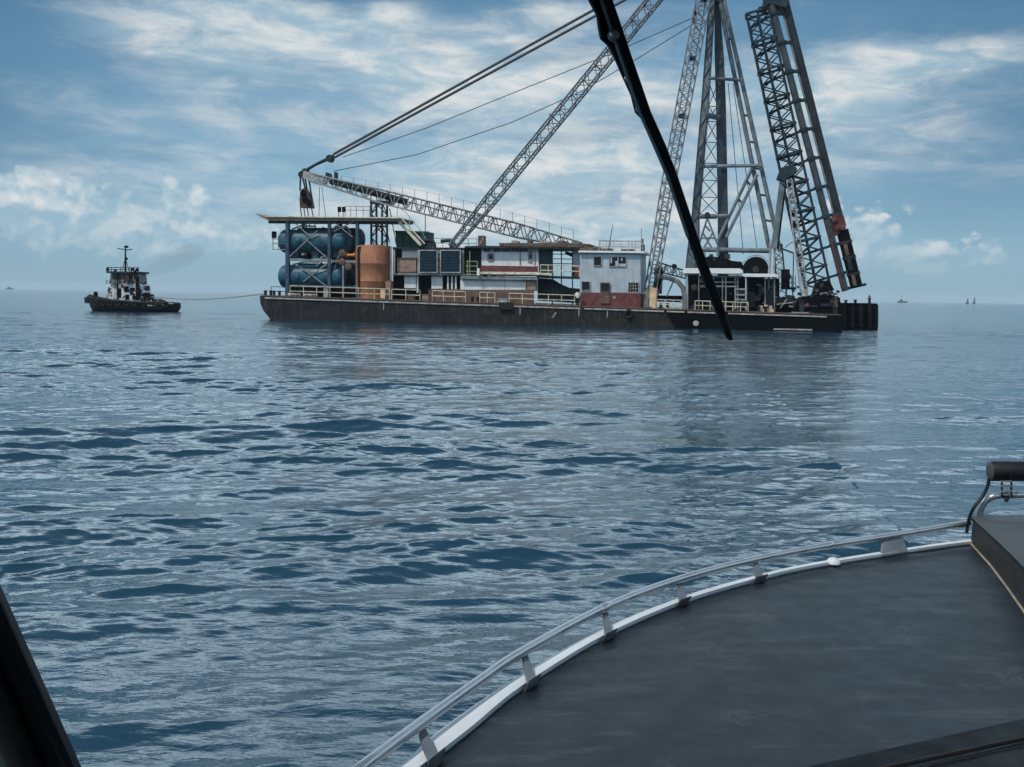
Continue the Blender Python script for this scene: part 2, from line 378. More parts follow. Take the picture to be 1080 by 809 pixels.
# ------------------------------------------------------------------ the sea
def make_sea():
    rows_px = np.concatenate([np.arange(820.0, 120.0, -0.64), np.arange(120.0, 9.0, -0.22)])
    d_near = 3.2 * FPX / rows_px
    d_in = np.linspace(0.4, d_near[0], 10, endpoint=False)
    d_far = np.geomspace(d_near[-1] * 1.02, 9000, 40)
    R = np.concatenate([d_in, d_near, d_far])
    fine = np.linspace(-42, 42, 900)
    coarse = np.concatenate([np.linspace(42, 318, 90)[1:-1]])
    T = np.radians(np.concatenate([fine, coarse]))
    nr, nt = len(R), len(T)
    rr, tt = np.meshgrid(R, T, indexing='ij')
    X = rr * np.sin(tt); Y = rr * np.cos(tt)
    dr = np.gradient(R)[:, None] * np.ones((1, nt))
    dt = np.gradient(T)[None, :] * rr
    dt = np.maximum(np.abs(dt), 0)
    # slow patches of calmer and livelier water
    def patch(s, seed):
        r = np.random.default_rng(seed); out = 0
        for k in range(7):
            a = r.uniform(0, math.pi); kk = 2 * math.pi / (s * r.uniform(0.6, 2.0)); out = out + np.sin(kk * (X * math.cos(a) * 0.5 + Y * math.sin(a)) + r.uniform(0, 6.28))
        return out / 7 ** .5
    P = 1.05 + 0.42 * patch(9, 3) + 0.30 * patch(35, 4)
    P = np.clip(P * np.where((X > 0.18 * Y + 3) & (Y > 9), 0.55, 1.0), 0.30, 2.0)
    P = P * (1 + 0.45 * np.exp(-((X + 7) / 8) ** 2 - ((Y - 21 - 0.08 * X) / 2.2) ** 2) + 0.6 * np.exp(-((X + 3) / 3) ** 2 - ((Y - 13.5) / 1.6) ** 2))
    H = np.zeros_like(X); DX = np.zeros_like(X); DY = np.zeros_like(X)
    N = 110
    lam = np.geomspace(0.22, 7.0, N) * RNG.uniform(0.9, 1.1, N)
    for i in range(N):
        L = lam[i]
        th = math.radians(90 + 14 + RNG.normal(0, 24 if L < 1.5 else 16))    # travel direction, measured from +X
        kx, ky = math.cos(th), math.sin(th)
        k = 2 * math.pi / L
        s = 0.0190 * (1.0 if L < 1.1 else (1.1 / L) ** 0.45)
        a = s / k
        sp_ = np.abs(dr * ky) + np.abs(dt * kx) * 1.0
        fade = np.clip((L / np.maximum(sp_, 1e-6) - 1.7) / 1.2, 0, 1)
        if fade.max() <= 0: continue
        ph = k * (kx * X + ky * Y) + RNG.uniform(0, 6.283)
        A = a * fade * P
        H += A * np.sin(ph); c = A * np.cos(ph) * 1.25
        DX += c * kx; DY += c * ky
    # the churned wake trailing off the barge's right end, and the tow's wash under the bow
    wk = np.clip((X - 32) / 8, 0, 1) * np.exp(-((Y - 101 - 0.02 * (X - 40) ** 1.0) / 7.0) ** 2) + 0.6 * np.exp(-((X + 33) / 7) ** 2 - ((Y - 117) / 5) ** 2) + 0.5 * np.exp(-((X + 52) / 9) ** 2 - ((Y - 145) / 6) ** 2)
    for L, an, ph0 in ((5.2, 84, 0.3), (4.1, 97, 2.0), (6.6, 91, 4.1), (3.6, 102, 5.0)):
        k = 2 * math.pi / L; H += wk * 0.10 / k * np.sin(k * (X * math.cos(math.radians(an)) + Y * math.sin(math.radians(an))) + ph0)
    co = np.stack([X + DX, Y + DY, H], -1).reshape(-1, 3)
    i = np.arange(nr - 1)[:, None]; j = np.arange(nt)[None, :]; j2 = (j + 1) % nt
    q = np.stack([i * nt + j, i * nt + j2, (i + 1) * nt + j2, (i + 1) * nt + j], -1).reshape(-1, 4)[:, ::-1]
    me = bpy.data.meshes.new('sea')
    me.vertices.add(len(co)); me.vertices.foreach_set('co', co.ravel().astype(np.float32))
    me.loops.add(q.size); me.loops.foreach_set('vertex_index', q.ravel().astype(np.int32))
    me.polygons.add(len(q)); me.polygons.foreach_set('loop_start', np.arange(0, q.size, 4, dtype=np.int32))
    me.polygons.foreach_set('use_smooth', np.ones(len(q), bool))
    me.update(calc_edges=True)
    o = bpy.data.objects.new('sea', me); C.objects.link(o); kind(o, 'structure')
    m = bpy.data.materials.new('sea_water'); m.use_nodes = True; me.materials.append(m)
    t = m.node_tree; b = t.nodes['Principled BSDF']; q_ = NG(t)
    pos = q_.n('ShaderNodeNewGeometry').outputs['Position']
    b.inputs['Base Color'].default_value = (0.007, 0.038, 0.064, 1)
    b.inputs['IOR'].default_value = 1.42
    dist = q_.n('ShaderNodeVectorMath', operation='LENGTH'); t.links.new(pos, dist.inputs[0]); dist = dist.outputs['Value']
    far = q_.rng(dist, 14, 65)
    t.links.new(q_.rng(dist, 12, 120, 0.035, 0.09), b.inputs['Roughness'])
    mp = q_.n('ShaderNodeMapping'); t.links.new(pos, mp.inputs[0]); mp.inputs['Rotation'].default_value = (0, 0, math.radians(12)); mp.inputs['Scale'].default_value = (0.42, 1.0, 1)
    h1 = q_.noise(mp.outputs[0], 4.2, 4, 0.55, 0.6)
    h2 = q_.noise(mp.outputs[0], 0.9, 4, 0.55, 0.4)
    h3 = q_.noise(mp.outputs[0], 0.30, 6, 0.62, 0.3)
    def ridge(x): return q_.m('SUBTRACT', 1.0, q_.m('ABSOLUTE', q_.m('MULTIPLY_ADD', x, 2.0, -1.0)))
    h2 = q_.m('ADD', h2, q_.m('MULTIPLY', ridge(q_.noise(mp.outputs[0], 1.1, 3, 0.5, 0.5)), 0.5))
    h1 = q_.m('ADD', h1, q_.m('MULTIPLY', q_.noise(mp.outputs[0], 12.0, 3, 0.55, 0.4), 0.26))
    h = q_.m('ADD', q_.m('MULTIPLY', h1, 0.028), q_.m('MULTIPLY', h2, q_.rng(far, 0, 1, 0.05, 0.16, False)))
    h = q_.m('ADD', h, q_.m('MULTIPLY', h3, q_.rng(far, 0, 1, 0.02, 0.30, False)))
    patchn = q_.noise(mp.outputs[0], 0.035, 3, 0.5)
    bn = q_.n('ShaderNodeBump'); bn.inputs['Distance'].default_value = 1.0
    t.links.new(q_.rng(patchn, 0.3, 0.7, 0.38, 0.85), bn.inputs['Strength'])
    t.links.new(h, bn.inputs['Height']); t.links.new(bn.outputs[0], b.inputs['Normal'])
    return o
make_sea()

# ------------------------------------------------------------------ haze over the water
hz = MB(); hz.box((0, 0, 24.5), (9300, 0, 0), (0, 9300, 0), (0, 0, 27.5))
ho = kind(hz.build('haze', None if False else bpy.data.materials.new('haze_air'), smooth=0), 'stuff')
hm = ho.data.materials[0]; hm.use_nodes = True
for nd in list(hm.node_tree.nodes):
    if nd.type == 'BSDF_PRINCIPLED': hm.node_tree.nodes.remove(nd)
pv = hm.node_tree.nodes.new('ShaderNodeVolumePrincipled')
pv.inputs['Color'].default_value = (0.80, 0.90, 0.97, 1)
pv.inputs['Density'].default_value = 0.00012
hm.node_tree.links.new(pv.outputs[0], [n for n in hm.node_tree.nodes if n.type == 'OUTPUT_MATERIAL'][0].inputs['Volume'])

# ------------------------------------------------------------------ helpers for barge work
def base(px, v=0.0):
    p = BF(px, dy(px), v); return p
def lattice(ch, lc, a, b, up, w1, h1, w2, h2, bays, rc, rl, rot=0.0, xb=False, n=6):
    """four-chord lattice beam from a to b"""
    a = Vector(a); b = Vector(b); d = (b - a).normalized(); up = Vector(up); side = d.cross(up).normalized(); up = side.cross(d).normalized()
    if rot:
        M = Matrix.Rotation(rot, 3, d); side = M @ side; up = M @ up
    def pt(k, i):
        f = i / bays; w = w1 + (w2 - w1) * f; h = h1 + (h2 - h1) * f
        sx, sy = ((-1, -1), (1, -1), (1, 1), (-1, 1))[k]
        return a.lerp(b, f) + side * (sx * w / 2) + up * (sy * h / 2)
    for k in range(4): ch.tube(pt(k, 0), pt(k, bays), rc, n)
    for i in range(bays):
        for k in range(4):
            k2 = (k + 1) % 4
            if (i + k) % 2 or xb: lc.tube(pt(k, i), pt(k2, i + 1), rl, 4)
            if not (i + k) % 2 or xb: lc.tube(pt(k2, i), pt(k, i + 1), rl, 4)
            if i % 2 == 0: lc.tube(pt(k, i), pt(k2, i), rl, 4)
    for k in range(4): lc.tube(pt(k, bays), pt((k + 1) % 4, bays), rl, 4)
    return pt
def rail(px0, px1, v, root, m, hpx=11, step=9, mids=(0.5,), r=0.045, name='safety_rail', y=None, gap=None):
    yy = y or dy
    mb = MB(); k = max(1, round((px1 - px0) / step))
    for i in range(k + 1):
        x = px0 + (px1 - px0) * i / k
        mb.tube(BF(x, yy(x) + .3, v), BF(x, yy(x) - hpx, v), r, 5)
    for f in (1.0,) + tuple(mids):
        mb.tube(BF(px0, yy(px0) - hpx * f, v), BF(px1, yy(px1) - hpx * f, v), r, 5)
    return mb.build(name, m, root)
def yl(y0, y1, x0, x1): return lambda x: y0 + (y1 - y0) * (x - x0) / (x1 - x0)

# ------------------------------------------------------------------ 1. the barge
barge = thing('piling_barge', 'long dark flat work barge afloat under the cranes and deckhouses', 'barge', base(580, 8))
h = MB()
h.slab(BF, [(274, dy(274) + .6), (274.5, 320), (278, 328), (283, 334), (288, 341), (716, 353), (700, dy(700) + .6)], 0, 18)
h.cur = 1
h.slab(BF, [(700, dy(700) + .6), (716, 353), (888, 356), (888.5, dy(888) + .6)], 0, 18)
h.build('hull', [hull_grey, hull_black], barge, smooth=30)
d_ = MB(); d_.slab(BF, [(275, dy(275) + .6), (888, dy(888) + .6), (888, dy(888)), (275, dy(275))], .03, 17.9)
d_.build('deck_plate', deck_rust, barge)
r_ = MB()
for x0, x1 in ((279, 398), (399, 526), (540, 612), (616, 700), (703, 722), (725, 757), (768, 872)):
    r_.slab(BF, [(x0, dy(x0) + 3.4), (x1, dy(x1) + 3.4), (x1, dy(x1) + 1.9), (x0, dy(x0) + 1.9)], -.12, .0)
r_.build('rubbing_strip', strip_pale, barge)
e_ = MB(); e_.slab(BF, [(276, dy(276) + .9), (880, dy(880) + .9), (880, dy(880) - .3), (276, dy(276) - .3)], -.06, .028)
e_.build('deck_edge', brown, barge)
for x0, x1, st in ((306, 362, 14), (362, 411, 16), (413, 443, 14), (456, 491, 12), (506, 522, 8), (537, 606, 13)):
    rail(x0, x1, .35, barge, cream, 11, st)
for x0, x1, st in ((693, 719, 9), (733, 789, 8)):
    rail(x0, x1, .35, barge, cream, 9.5, st)
rail(286, 301, 2.0, barge, frame_blue, 9.5, 14)
for x, R in ((663, .32),):
    t = MB(); c = BF(x, dy(x) + 7, -.18); t.torus(c, BF.n, .38, .15); t.build('fender_tyre', rubber, barge)
t = MB(); c = BF(734, 341, -.05); t.lathe(c, -BF.n, [(0, .30), (.05, .30), (.08, .2), (.1, .05)], 14); t.build('hull_disc', strip_pale, barge)
t = MB(); t.slab(BF, [(582, 335), (583.5, 335.4), (587, 329.8), (585.5, 329.5)], -.05, .02); t.build('hull_bracket', steel_pale, barge)
t = MB(); t.rect(BF, 526, dy(526) - 1, 540, dy(540) + 6, -.35, .01); t.build('fender_block', rubber, barge)
for x in (404, 548, 610, 640):
    t = MB(); t.rect(BF, x, dy(x) + 3.6, x + 1.0, dy(x) + 11, -.05, .01); t.build('scupper_pipe', strip_pale, barge)
t = MB(); t.slab(BF, [(816, 347.8), (857, 348.6), (857, 347.2), (816, 346.4)], -.15, .01); t.build('lower_strip', strip_pale, barge)
def bollard(px, v, root):
    b = MB(); p = base(px, v)
    b.lathe(p, (0, 0, 1), [(-.05, .16), (.45, .16), (.5, .24), (.58, .24), (.6, .1)], 10)
    q = p + BF.t * .7
    b.lathe(q, (0, 0, 1), [(-.05, .16), (.45, .16), (.5, .24), (.58, .24), (.6, .1)], 10)
    return b.build('bollard', rubber, root)
for x in (280, 289, 498, 697, 800): bollard(x, .6, barge)
# stern black structure that carries the leader
t = MB()
t.slab(BF, [(836, 333), (888, 334), (886, 314), (872, 309), (846, 313), (838, 320)], 2.0, 9.5)
t.build('leader_step', dark, barge)
for (x0, y0, x1, y1, v) in ((848, 322, 862, 324, 1.9), (866, 320, 878, 323, 1.9), (850, 329, 858, 331, 1.9), (843, 316, 848, 333, 1.6), (879, 315, 884, 334, 1.6)):
    t = MB(); t.rect(BF, x0, y0, x1, y1, v - .15, v + .05); t.build('step_plate', steel_dark, barge)

# ------------------------------------------------------------------ 2. stern pontoon beyond the leader
pon = thing('stern_pontoon', 'small black square pontoon floating at the far right end of the barge', 'pontoon', BF(905, 346, 15))
t = MB(); t.slab(BF, [(874, 350), (925.5, 350), (926.5, 343), (926.5, 322), (925, 320), (876, 319.3)], 12.5, 19)
t.build('hull', hull_black, pon, bevel=.12)
t = MB()
for x in (880, 889, 898, 907, 916, 923): t.rect(BF, x, 321.5, x + 3.2, 345, 12.2, 12.48)
t.build('fender', rubber, pon)
for x, hgt in ((891, 3), (901, 3.4), (916, 5.2)):
    t = MB(); t.rect(BF, x, 320.2 - hgt, x + 2.5, 320.5, 14, 14.4); t.rect(BF, x - .8, 320.2 - hgt - .8, x + 3.3, 320.2 - hgt, 13.9, 14.5); t.build('bollard', steel_dark, pon)
t = MB(); t.tube(BF(917, 316, 14), BF(917, 311, 14), .06); t.tube(BF(915.5, 313, 14), BF(918.5, 313, 14), .05); t.build('light_post', steel_dark, pon)

# ------------------------------------------------------------------ 3. blue tank frame with four pressure tanks
fr = thing('tank_frame', 'tall blue steel frame with crossed braces at the left end of the barge', 'steel frame', base(330, 4))
def post(name, px, y0, y1, v, w, m, root):
    t = MB(); t.bar(BF(px, y1, v), BF(px, y0, v), w, w, BF.n); return t.build(name, m, root)
for v in (1.6, 6.4):
    post('post', 303.5, 231, dy(303), v, .42, frame_blue, fr)
    post('post', 347.5, 231, dy(347), v, .34, frame_blue, fr)
    post('post', 377, 231, dy(377), v, .34, frame_blue, fr)
    for y in (233.5, 274, 301):
        t = MB(); t.bar(BF(303, y, v - .02), BF(378, y + 2, v - .02), .16, .26, (0, 0, 1)); t.build('beam', steel_grey if y == 274 and v < 3 else frame_blue, fr)
    for (xa, ya, xb, yb) in ((305, 271, 335, 243), (320, 250, 346, 273), (312, 236, 330, 252), (316, 281, 346, 303), (320, 297, 346, 277), (352, 244, 374, 233), (352, 234, 372, 250)):
        t = MB(); t.bar(BF(xa, ya, v - .12), BF(xb, yb, v - .12), .10, .12); t.build('brace', steel_grey if v < 3 else frame_blue, fr)
for x in (303.5, 347.5, 377):
    for y in (233.5, 274):
        t = MB(); t.bar(BF(x, y, 1.6), BF(x, y, 6.4), .2, .24); t.build('cross_beam', frame_blue, fr)
t = MB()
for y in (252, 256.5, 263): t.tube(BF(287, y, 1.7), BF(301, y + .4, 1.7), .05, 5)
for x in (288, 293.5): t.tube(BF(x, 249, 1.7), BF(x, 263, 1.7), .05, 5)
t.build('side_ladder', steel_grey, fr)
t = MB(); t.rect(BF, 286.5, 244, 290.5, 251, 1.6, 1.9); t.build('lamp_box', dark, fr)
post('bracket', 320, 231, 246, 3.0, .3, frame_blue, fr); post('bracket', 359, 231, 246, 3.0, .35, frame_blue, fr)

def tank(name, label, x0, x1, yc, ry, v, m):
    a = BF(x0, yc, v); b = BF(x1, yc + (x1 - x0) * .012, v); ax = (b - a); L = ax.length; R = (BF(x0 + ry, yc, v) - a).length
    ro = thing(name, label, 'tank', a.lerp(b, .5), 'blue pressure tanks in the frame')
    t = MB(); prof = []
    for i in range(7):
        q = math.pi / 2 * i / 6; prof.append((R * .5 * (1 - math.cos(q)), R * math.sin(q)))
    prof += [(L - p, r) for p, r in prof[::-1]]
    t.lathe(a, ax, prof, 28); t.build('shell', m, ro)
    for f in (.16, .5, .84):
        t = MB(); c = a.lerp(b, f); axn = ax.normalized()
        t.lathe(c - axn * .06, axn, [(0, R + .035), (.12, R + .035)], 28); t.build('band', frame_blue, ro)
    t = MB(); c = a.lerp(b, .33)
    t.lathe(c - BF.n * (R - .05), -BF.n, [(0, .36), (.16, .36), (.17, .26), (.22, .2)], 14); t.build('manhole', tank_blue, ro)
    t = MB(); c = a.lerp(b, .62); t.tube(c + Vector((0, 0, R - .05)), c + Vector((0, 0, R + .35)), .12, 8); t.build('nozzle', steel_dark, ro)
    return ro
tank('pressure_tank', 'blue horizontal pressure tank in front, upper one in the frame', 295.5, 369.5, 254.5, 11.2, 3.0, tank_blue)
tank('pressure_tank', 'blue horizontal pressure tank in front, lower one close to deck', 295.5, 366, 291.5, 11.2, 3.0, tank_blue)
tank('pressure_tank', 'dark blue tank behind the upper front tank, end showing past it', 312, 384, 251.5, 10.5, 5.6, frame_blue)
tank('pressure_tank', 'dark blue tank behind the lower front tank, beside brown tank', 312, 384, 289, 10.5, 5.6, frame_blue)
# things between the tanks
t = MB(); t.rect(BF, 305, 303.5, 379, dy(340), 2.2, 6.2); t.build('shade_box', dark, fr)  # dark box standing in for the shade beneath the lower tanks
t = MB(); t.rect(BF, 306, 266.5, 346, 272.5, 5.2, 6.2); t.rect(BF, 350, 262, 377, 283, 5.9, 6.2); t.build('shade_wall', teal_dark, fr)  # dark sheets standing in for the shade between and behind the tanks
for x in (309, 330, 353):
    for yb, yt in ((272, 263), (304, 299.5)):
        t = MB(); t.slab(BF, [(x - 1, yb), (x + 5, yb), (x + 6, yt), (x - 2, yt)], 2.3, 6.4); t.build('saddle', frame_blue, fr)
for pts_, r_w in (([(309, 279, 1.9), (322, 276, 1.9), (336, 276.5, 1.9), (344, 269, 1.9)], .09), ([(350, 243, 2), (354, 239, 2), (366, 239.5, 2), (370, 246, 2)], .12), ([(308, 242, 2), (318, 238, 2), (333, 239, 2)], .1), ([(353, 283, 1.9), (357, 271, 1.9), (361, 268, 1.9)], .1)):
    t = MB(); t.path([BF(*q) for q in pts_], r_w, 7); t.build('pipe', steel_grey, fr)
for x, y in ((318, 267), (338, 270), (333, 278), (342, 279), (312, 279.5)):
    t = MB(); t.rect(BF, x, y, x + 3, y + 2.4, 2.0, 2.6); t.build('valve_box', strip_pale, fr)

# overhead walkway
ow = thing('overhead_walkway', 'long cream topped walkway laid over the blue tank frame', 'walkway', BF(340, 232, 4))
t = MB()
t.slab(BF, [(276, 229.5), (283, 232.6), (419, 233.2), (420, 230.4), (340, 229.6), (281, 228.9), (270, 225.2), (269.5, 225.8)], 1.2, 6.6); t.build('roof_deck', pinkbrown, ow)
t = MB(); t.slab(BF, [(281, 228.85), (420, 230.35), (420, 229.2), (281, 227.8)], 1.0, 6.7); t.build('top_plate', cream, ow)
t = MB(); t.slab(BF, [(283, 235.6), (417, 236.2), (417, 233.25), (283, 232.65)], 1.5, 1.8); t.build('edge_beam', steel_dark, ow)
t = MB()
for v in (2.0, 3.2):
    t.bar(BF(418, 231, v), BF(444, 258.5, v), .14, .32)
    t.bar(BF(424, 231, v), BF(448, 257, v), .08, .14)
t.build('sloping_stringer', cream, ow)
t = MB(); 
for i in range(8):
    f = (i + .5) / 8; t.bar(BF(419 + 26 * f, 231 + 27 * f, 2.05), BF(419 + 26 * f, 231 + 27 * f, 3.15), .3, .05)
t.build('stair_tread', pinkbrown, ow)
t = MB(); t.path([BF(419, 218, 2), BF(428, 224, 2), BF(446, 246, 2), BF(449, 252, 2)], .04, 5)
for x, y0, y1 in ((419, 218, 231), (432, 229, 244)): t.tube(BF(x, y0, 2), BF(x, y1, 2), .04, 5)
t.build('hand_rail', steel_pale, ow)
t = MB()
for y in (217.5, 221.5): t.tube(BF(364, y, 6), BF(390, y + .5, 6), .045, 5)
for x in (364, 370, 376, 383, 390): t.tube(BF(x, 217.5, 6), BF(x, 229.5, 6), .045, 5)
t.build('upper_rail', steel_grey, ow)
for x in (356, 360.6):
    t = MB(); t.rect(BF, x, 218, x + 2.6, 223.5, 5.5, 5.9); t.tube(BF(x + 1.3, 223, 5.7), BF(x + 1.3, 229.5, 5.7), .05, 5); t.build('flood_lamp', dark, ow)

# ------------------------------------------------------------------ 4. brown tank and its pipes
bt = thing('storage_tank', 'upright rust brown cylindrical tank beside the blue tanks', 'tank', base(394, 4))
c0 = BF(394, dy(394), 3.4); c1 = BF(394, 259.5, 3.4); R = .1 * 18.5 * 1.09
t = MB(); Ht = c1.z - c0.z
t.lathe(c0, (0, 0, 1), [(0, R), (Ht * .33, R), (Ht * .335, R + .025), (Ht * .345, R), (Ht * .66, R), (Ht * .665, R + .025), (Ht * .675, R), (Ht - .08, R), (Ht, R - .06), (Ht + .18, .2), (Ht + .2, .1)], 40); t.build('shell', brown_tank, bt)
t = MB(); t.path([BF(377, 308, 1.4), BF(376.2, 264, 1.4), BF(377.2, 260.5, 1.4), BF(381, 259.3, 1.6)], .12, 8); t.build('riser_pipe', brown_tank, bt)
for y in (269, 277):
    t = MB(); t.tube(BF(363, y, 1.8), BF(377, y + .3, 1.8), .16, 10); t.lathe(BF(365, y, 1.8), BF.t, [(0, .3), (.12, .3)], 12); t.lathe(BF(373.5, y, 1.8), BF.t, [(0, .3), (.12, .3)], 12); t.build('feed_pipe', orange, bt)
for x, y in ((361.5, 267), (361, 276), (368, 281)):
    t = MB(); t.lathe(BF(x, y, 1.6), -BF.n, [(0, .2), (.1, .42), (.2, .42), (.3, .12)], 12); t.build('valve', brown, bt)
t = MB(); t.tube(BF(412.5, 260, 1.8), BF(412.5, dy(412), 1.8), .09, 6); t.build('stand_pipe', strip_pale, bt)
t = MB(); t.tube(BF(362, 280, 1.2), BF(362, dy(362), 1.2), .09, 6); t.build('stand_pipe', strip_pale, bt)
lad = MB()
for x in (408.6, 411): lad.tube(BF(x, 258, 1.7), BF(x, 309, 1.7), .03, 4)
for k in range(18): lad.tube(BF(408.6, 260 + k * 2.7, 1.7), BF(411, 260 + k * 2.7, 1.7), .022, 4)
lad.build('ladder', brown, bt)

# lattice support post under the boom
ps = thing('boom_support', 'dark lattice support post standing behind the brown tank under the boom', 'support post', base(400, 8))
ch, lc = MB(), MB()
lattice(ch, lc, BF(400, 312, 8), BF(400, 214, 8), BF.t, 1.7, 1.4, 1.7, 1.4, 8, .14, .07)
ch.rect(BF, 390, 211.5, 410, 214.5, 7, 9)
ch.build('leg_frame', frame_blue, ps); lc.build('lacing', steel_dark, ps)
t = MB(); t.bar(BF(418, 258, 8), BF(411, 220, 8), .1, .1); t.bar(BF(411, 256, 8), BF(405, 232, 8), .1, .1); t.build('stay', steel_grey, ps)

# green container and boxes
gc = thing('waste_container', 'dark green open container raised above the brown box', 'container', BF(434, 262, 5))
t = MB(); t.slab(BF, [(418, 262), (449.5, 262), (451.5, 244.5), (416.8, 243.6)], 4.2, 6.6); t.build('bin_body', green, gc, bevel=.03)
t = MB(); t.slab(BF, [(416.4, 245.2), (451.8, 246), (451.8, 244), (416.4, 243.2)], 4.05, 4.19); t.build('rim_bar', green, gc)
for x in (424, 432, 441):
    t = MB(); t.slab(BF, [(x, 261.8), (x + .9, 261.8), (x + 1.1, 246.2), (x - .1, 246.2)], 4.08, 4.19); t.build('stiffener', teal_dark, gc)
t = MB(); t.tube(BF(448.5, 244, 6), BF(448.5, 226, 6), .05, 5); t.build('mast_pole', green, gc)

# ------------------------------------------------------------------ 5. engine house (open lower deck, plant on top)
eh = thing('engine_house', 'open fronted dark engine house with white panels between the brown tank and white deckhouse', 'engine house', base(450, 5))
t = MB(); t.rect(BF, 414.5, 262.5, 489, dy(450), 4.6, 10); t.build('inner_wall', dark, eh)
t = MB(); t.slab(BF, [(414, 262.4), (490, 263), (490, 261.2), (414, 260.6)], 2.4, 10.2); t.build('roof', steel_dark, eh)
t = MB(); t.slab(BF, [(414, 290), (490, 290.4), (490, 288.4), (414, 288)], 2.4, 4.59); t.build('mid_floor', steel_grey, eh)
for x0, y0, x1, y1 in ((426.5, 290.5, 438.5, 304), (455, 290.6, 466.5, 304.5), (424, 262.8, 440.5, 271.8), (439.5, 288, 441, 309)):
    t = MB(); t.rect(BF, x0, y0, x1, y1, 3.0, 3.3); t.build('white_panel', white, eh)
for x in (471.5, 475.8, 479.8):
    t = MB(); t.rect(BF, x, 291, x + 1.6, 306, 2.8, 3.0); t.build('post', white, eh)
for x in (415, 440.2, 462, 487.5):
    t = MB(); t.rect(BF, x, 262.6, x + 1.4, 288.2, 2.5, 2.75); t.build('post', strip_pale, eh)
t = MB(); t.rect(BF, 452, 305, 485, dy(470), 2.6, 4.2); t.build('skid', brown, eh)
# radiator units
for i, (x0, x1, lab) in enumerate(((441.8, 461.5, 'dark blue radiator unit next to the brown box on engine house'), (464, 486, 'dark blue radiator unit next to the white deckhouse upper wall'))):
    ro = thing('radiator_unit', lab, 'radiator', BF((x0 + x1) / 2, 288, 3), 'radiator units on the engine house')
    t = MB(); t.rect(BF, x0 + .5, 264.4, x1 - .5, 287.6, 2.30, 4.0); t.build('core', navy, ro)
    t = MB()
    for (a, b, c_, d) in ((x0, 263.4, x0 + 1, 288), (x1 - 1, 263.4, x1, 288), (x0 + 1, 263.4, x1 - 1, 264.6), (x0 + 1, 287, x1 - 1, 288)): t.rect(BF, a, b, c_, d, 2.16, 2.29)
    t.build('frame', strip_pale, ro)
    t = MB()
    for k in range(6): t.rect(BF, x0 + 1.2, 267 + k * 3.2, x1 - 1.2, 267.7 + k * 3.2, 2.2, 2.29)
    t.build('louver', navy, ro)
bb = thing('wooden_crate', 'weathered brown box under the green container', 'crate', BF(429, 288, 3))
t = MB(); t.rect(BF, 419, 272.3, 438.8, 287.9, 2.6, 4.4); t.build('box_body', pinkbrown, bb, bevel=.03)
t = MB(); t.rect(BF, 419, 271.6, 438.8, 272.9, 2.5, 2.59); t.rect(BF, 419, 286.4, 438.8, 287.6, 2.5, 2.59); t.build('batten', brown, bb)
# exhaust bends on the roof
for x0, lab in ((445, 'dark curved exhaust bend over the radiator near the green container'), (466, 'dark curved exhaust bend below the diagonal boom foot')):
    t = MB(); t.path([BF(x0, 254.5, 4), BF(x0 + 4, 253.8, 4), BF(x0 + 9, 253.8, 4), BF(x0 + 12, 255, 4), BF(x0 + 13.3, 258, 4), BF(x0 + 13.5, 261.5, 4)], .2, 10)
    t.lathe(BF(x0, 254.5, 4), -BF.t, [(0, .25), (.08, .25)], 10)
    solo('exhaust_pipe', lab, 'exhaust pipe', t, steel_dark, 'exhaust bends on the engine house roof')
er = thing('roof_railing', 'thin pale railing along the engine house roof behind the exhaust bends', 'railing', BF(470, 261, 8))
rail(440, 503, 8.5, er, steel_pale, 10, 9, (.5,), .035, 'rail_run', yl(261, 262, 440, 503))

# ------------------------------------------------------------------ 6. white deckhouse
wh = thing('white_deckhouse', 'long white two level deckhouse with maroon band and small dark windows', 'deckhouse', base(530, 5))
t = MB(); t.rect(BF, 507.8, 261.5, 568, 290, 3.2, 9); t.build('upper_wall', white, wh)
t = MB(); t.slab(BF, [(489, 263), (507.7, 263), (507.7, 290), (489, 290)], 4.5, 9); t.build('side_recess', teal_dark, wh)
for x0, x1 in ((510, 516), (520.5, 527.5), (530, 538), (539.5, 547), (548.5, 556)):
    f = MB(); f.rect(BF, x0 - .5, 261.6, x1 + .5, 265.6, 3.10, 3.19); w = f.build('window', strip_pale, wh)
    f = MB(); f.rect(BF, x0, 262, x1, 265.1, 3.04, 3.09); f.build('pane', glass_dark, w)
f = MB(); f.slab(BF, [(514.5, 275.5), (520, 275.5), (520.8, 274), (520.8, 268.5), (519.5, 267), (515, 267), (514, 268.5), (514, 274)], 3.08, 3.19); f.build('porthole_door', steel_grey, wh, bevel=.02)
f = MB(); f.slab(BF, [(515.5, 273), (519.3, 273), (519.3, 269), (515.5, 269)], 3.02, 3.07); f.build('door_glass', glass_dark, wh)
f = MB(); f.rect(BF, 557, 265, 561.5, 277, 3.1, 3.19); f.build('door', steel_grey, wh)
f = MB(); f.rect(BF, 558.4, 268.5, 560.4, 272.5, 3.04, 3.09); f.build('door_glass', glass_dark, wh)
for x in (548.3, 564):
    f = MB(); f.rect(BF, x, 265.8, x + .5, 280, 3.12, 3.19); f.build('wall_pipe', steel_dark, wh)
t = MB(); t.slab(BF, [(507, 286.5), (567, 287), (567, 281), (507, 280)], 2.0, 2.2); t.build('balcony_band', maroon, wh)
t = MB(); t.slab(BF, [(502.5, 289), (582, 290), (582, 288), (502.5, 286.8)], 1.9, 3.18); t.build('walkway_slab', cream, wh)
t = MB(); t.slab(BF, [(485.5, 294), (567, 295.4), (567, 292), (485.5, 290.8)], 2.1, 3.0); t.build('edge_beam', steel_grey, wh)
t = MB()
for k in range(6): t.rect(BF, 509 + k * 9, 289.3, 514 + k * 9, 291.2, 2.02, 2.09)
t.build('drain_slot', dark, wh)
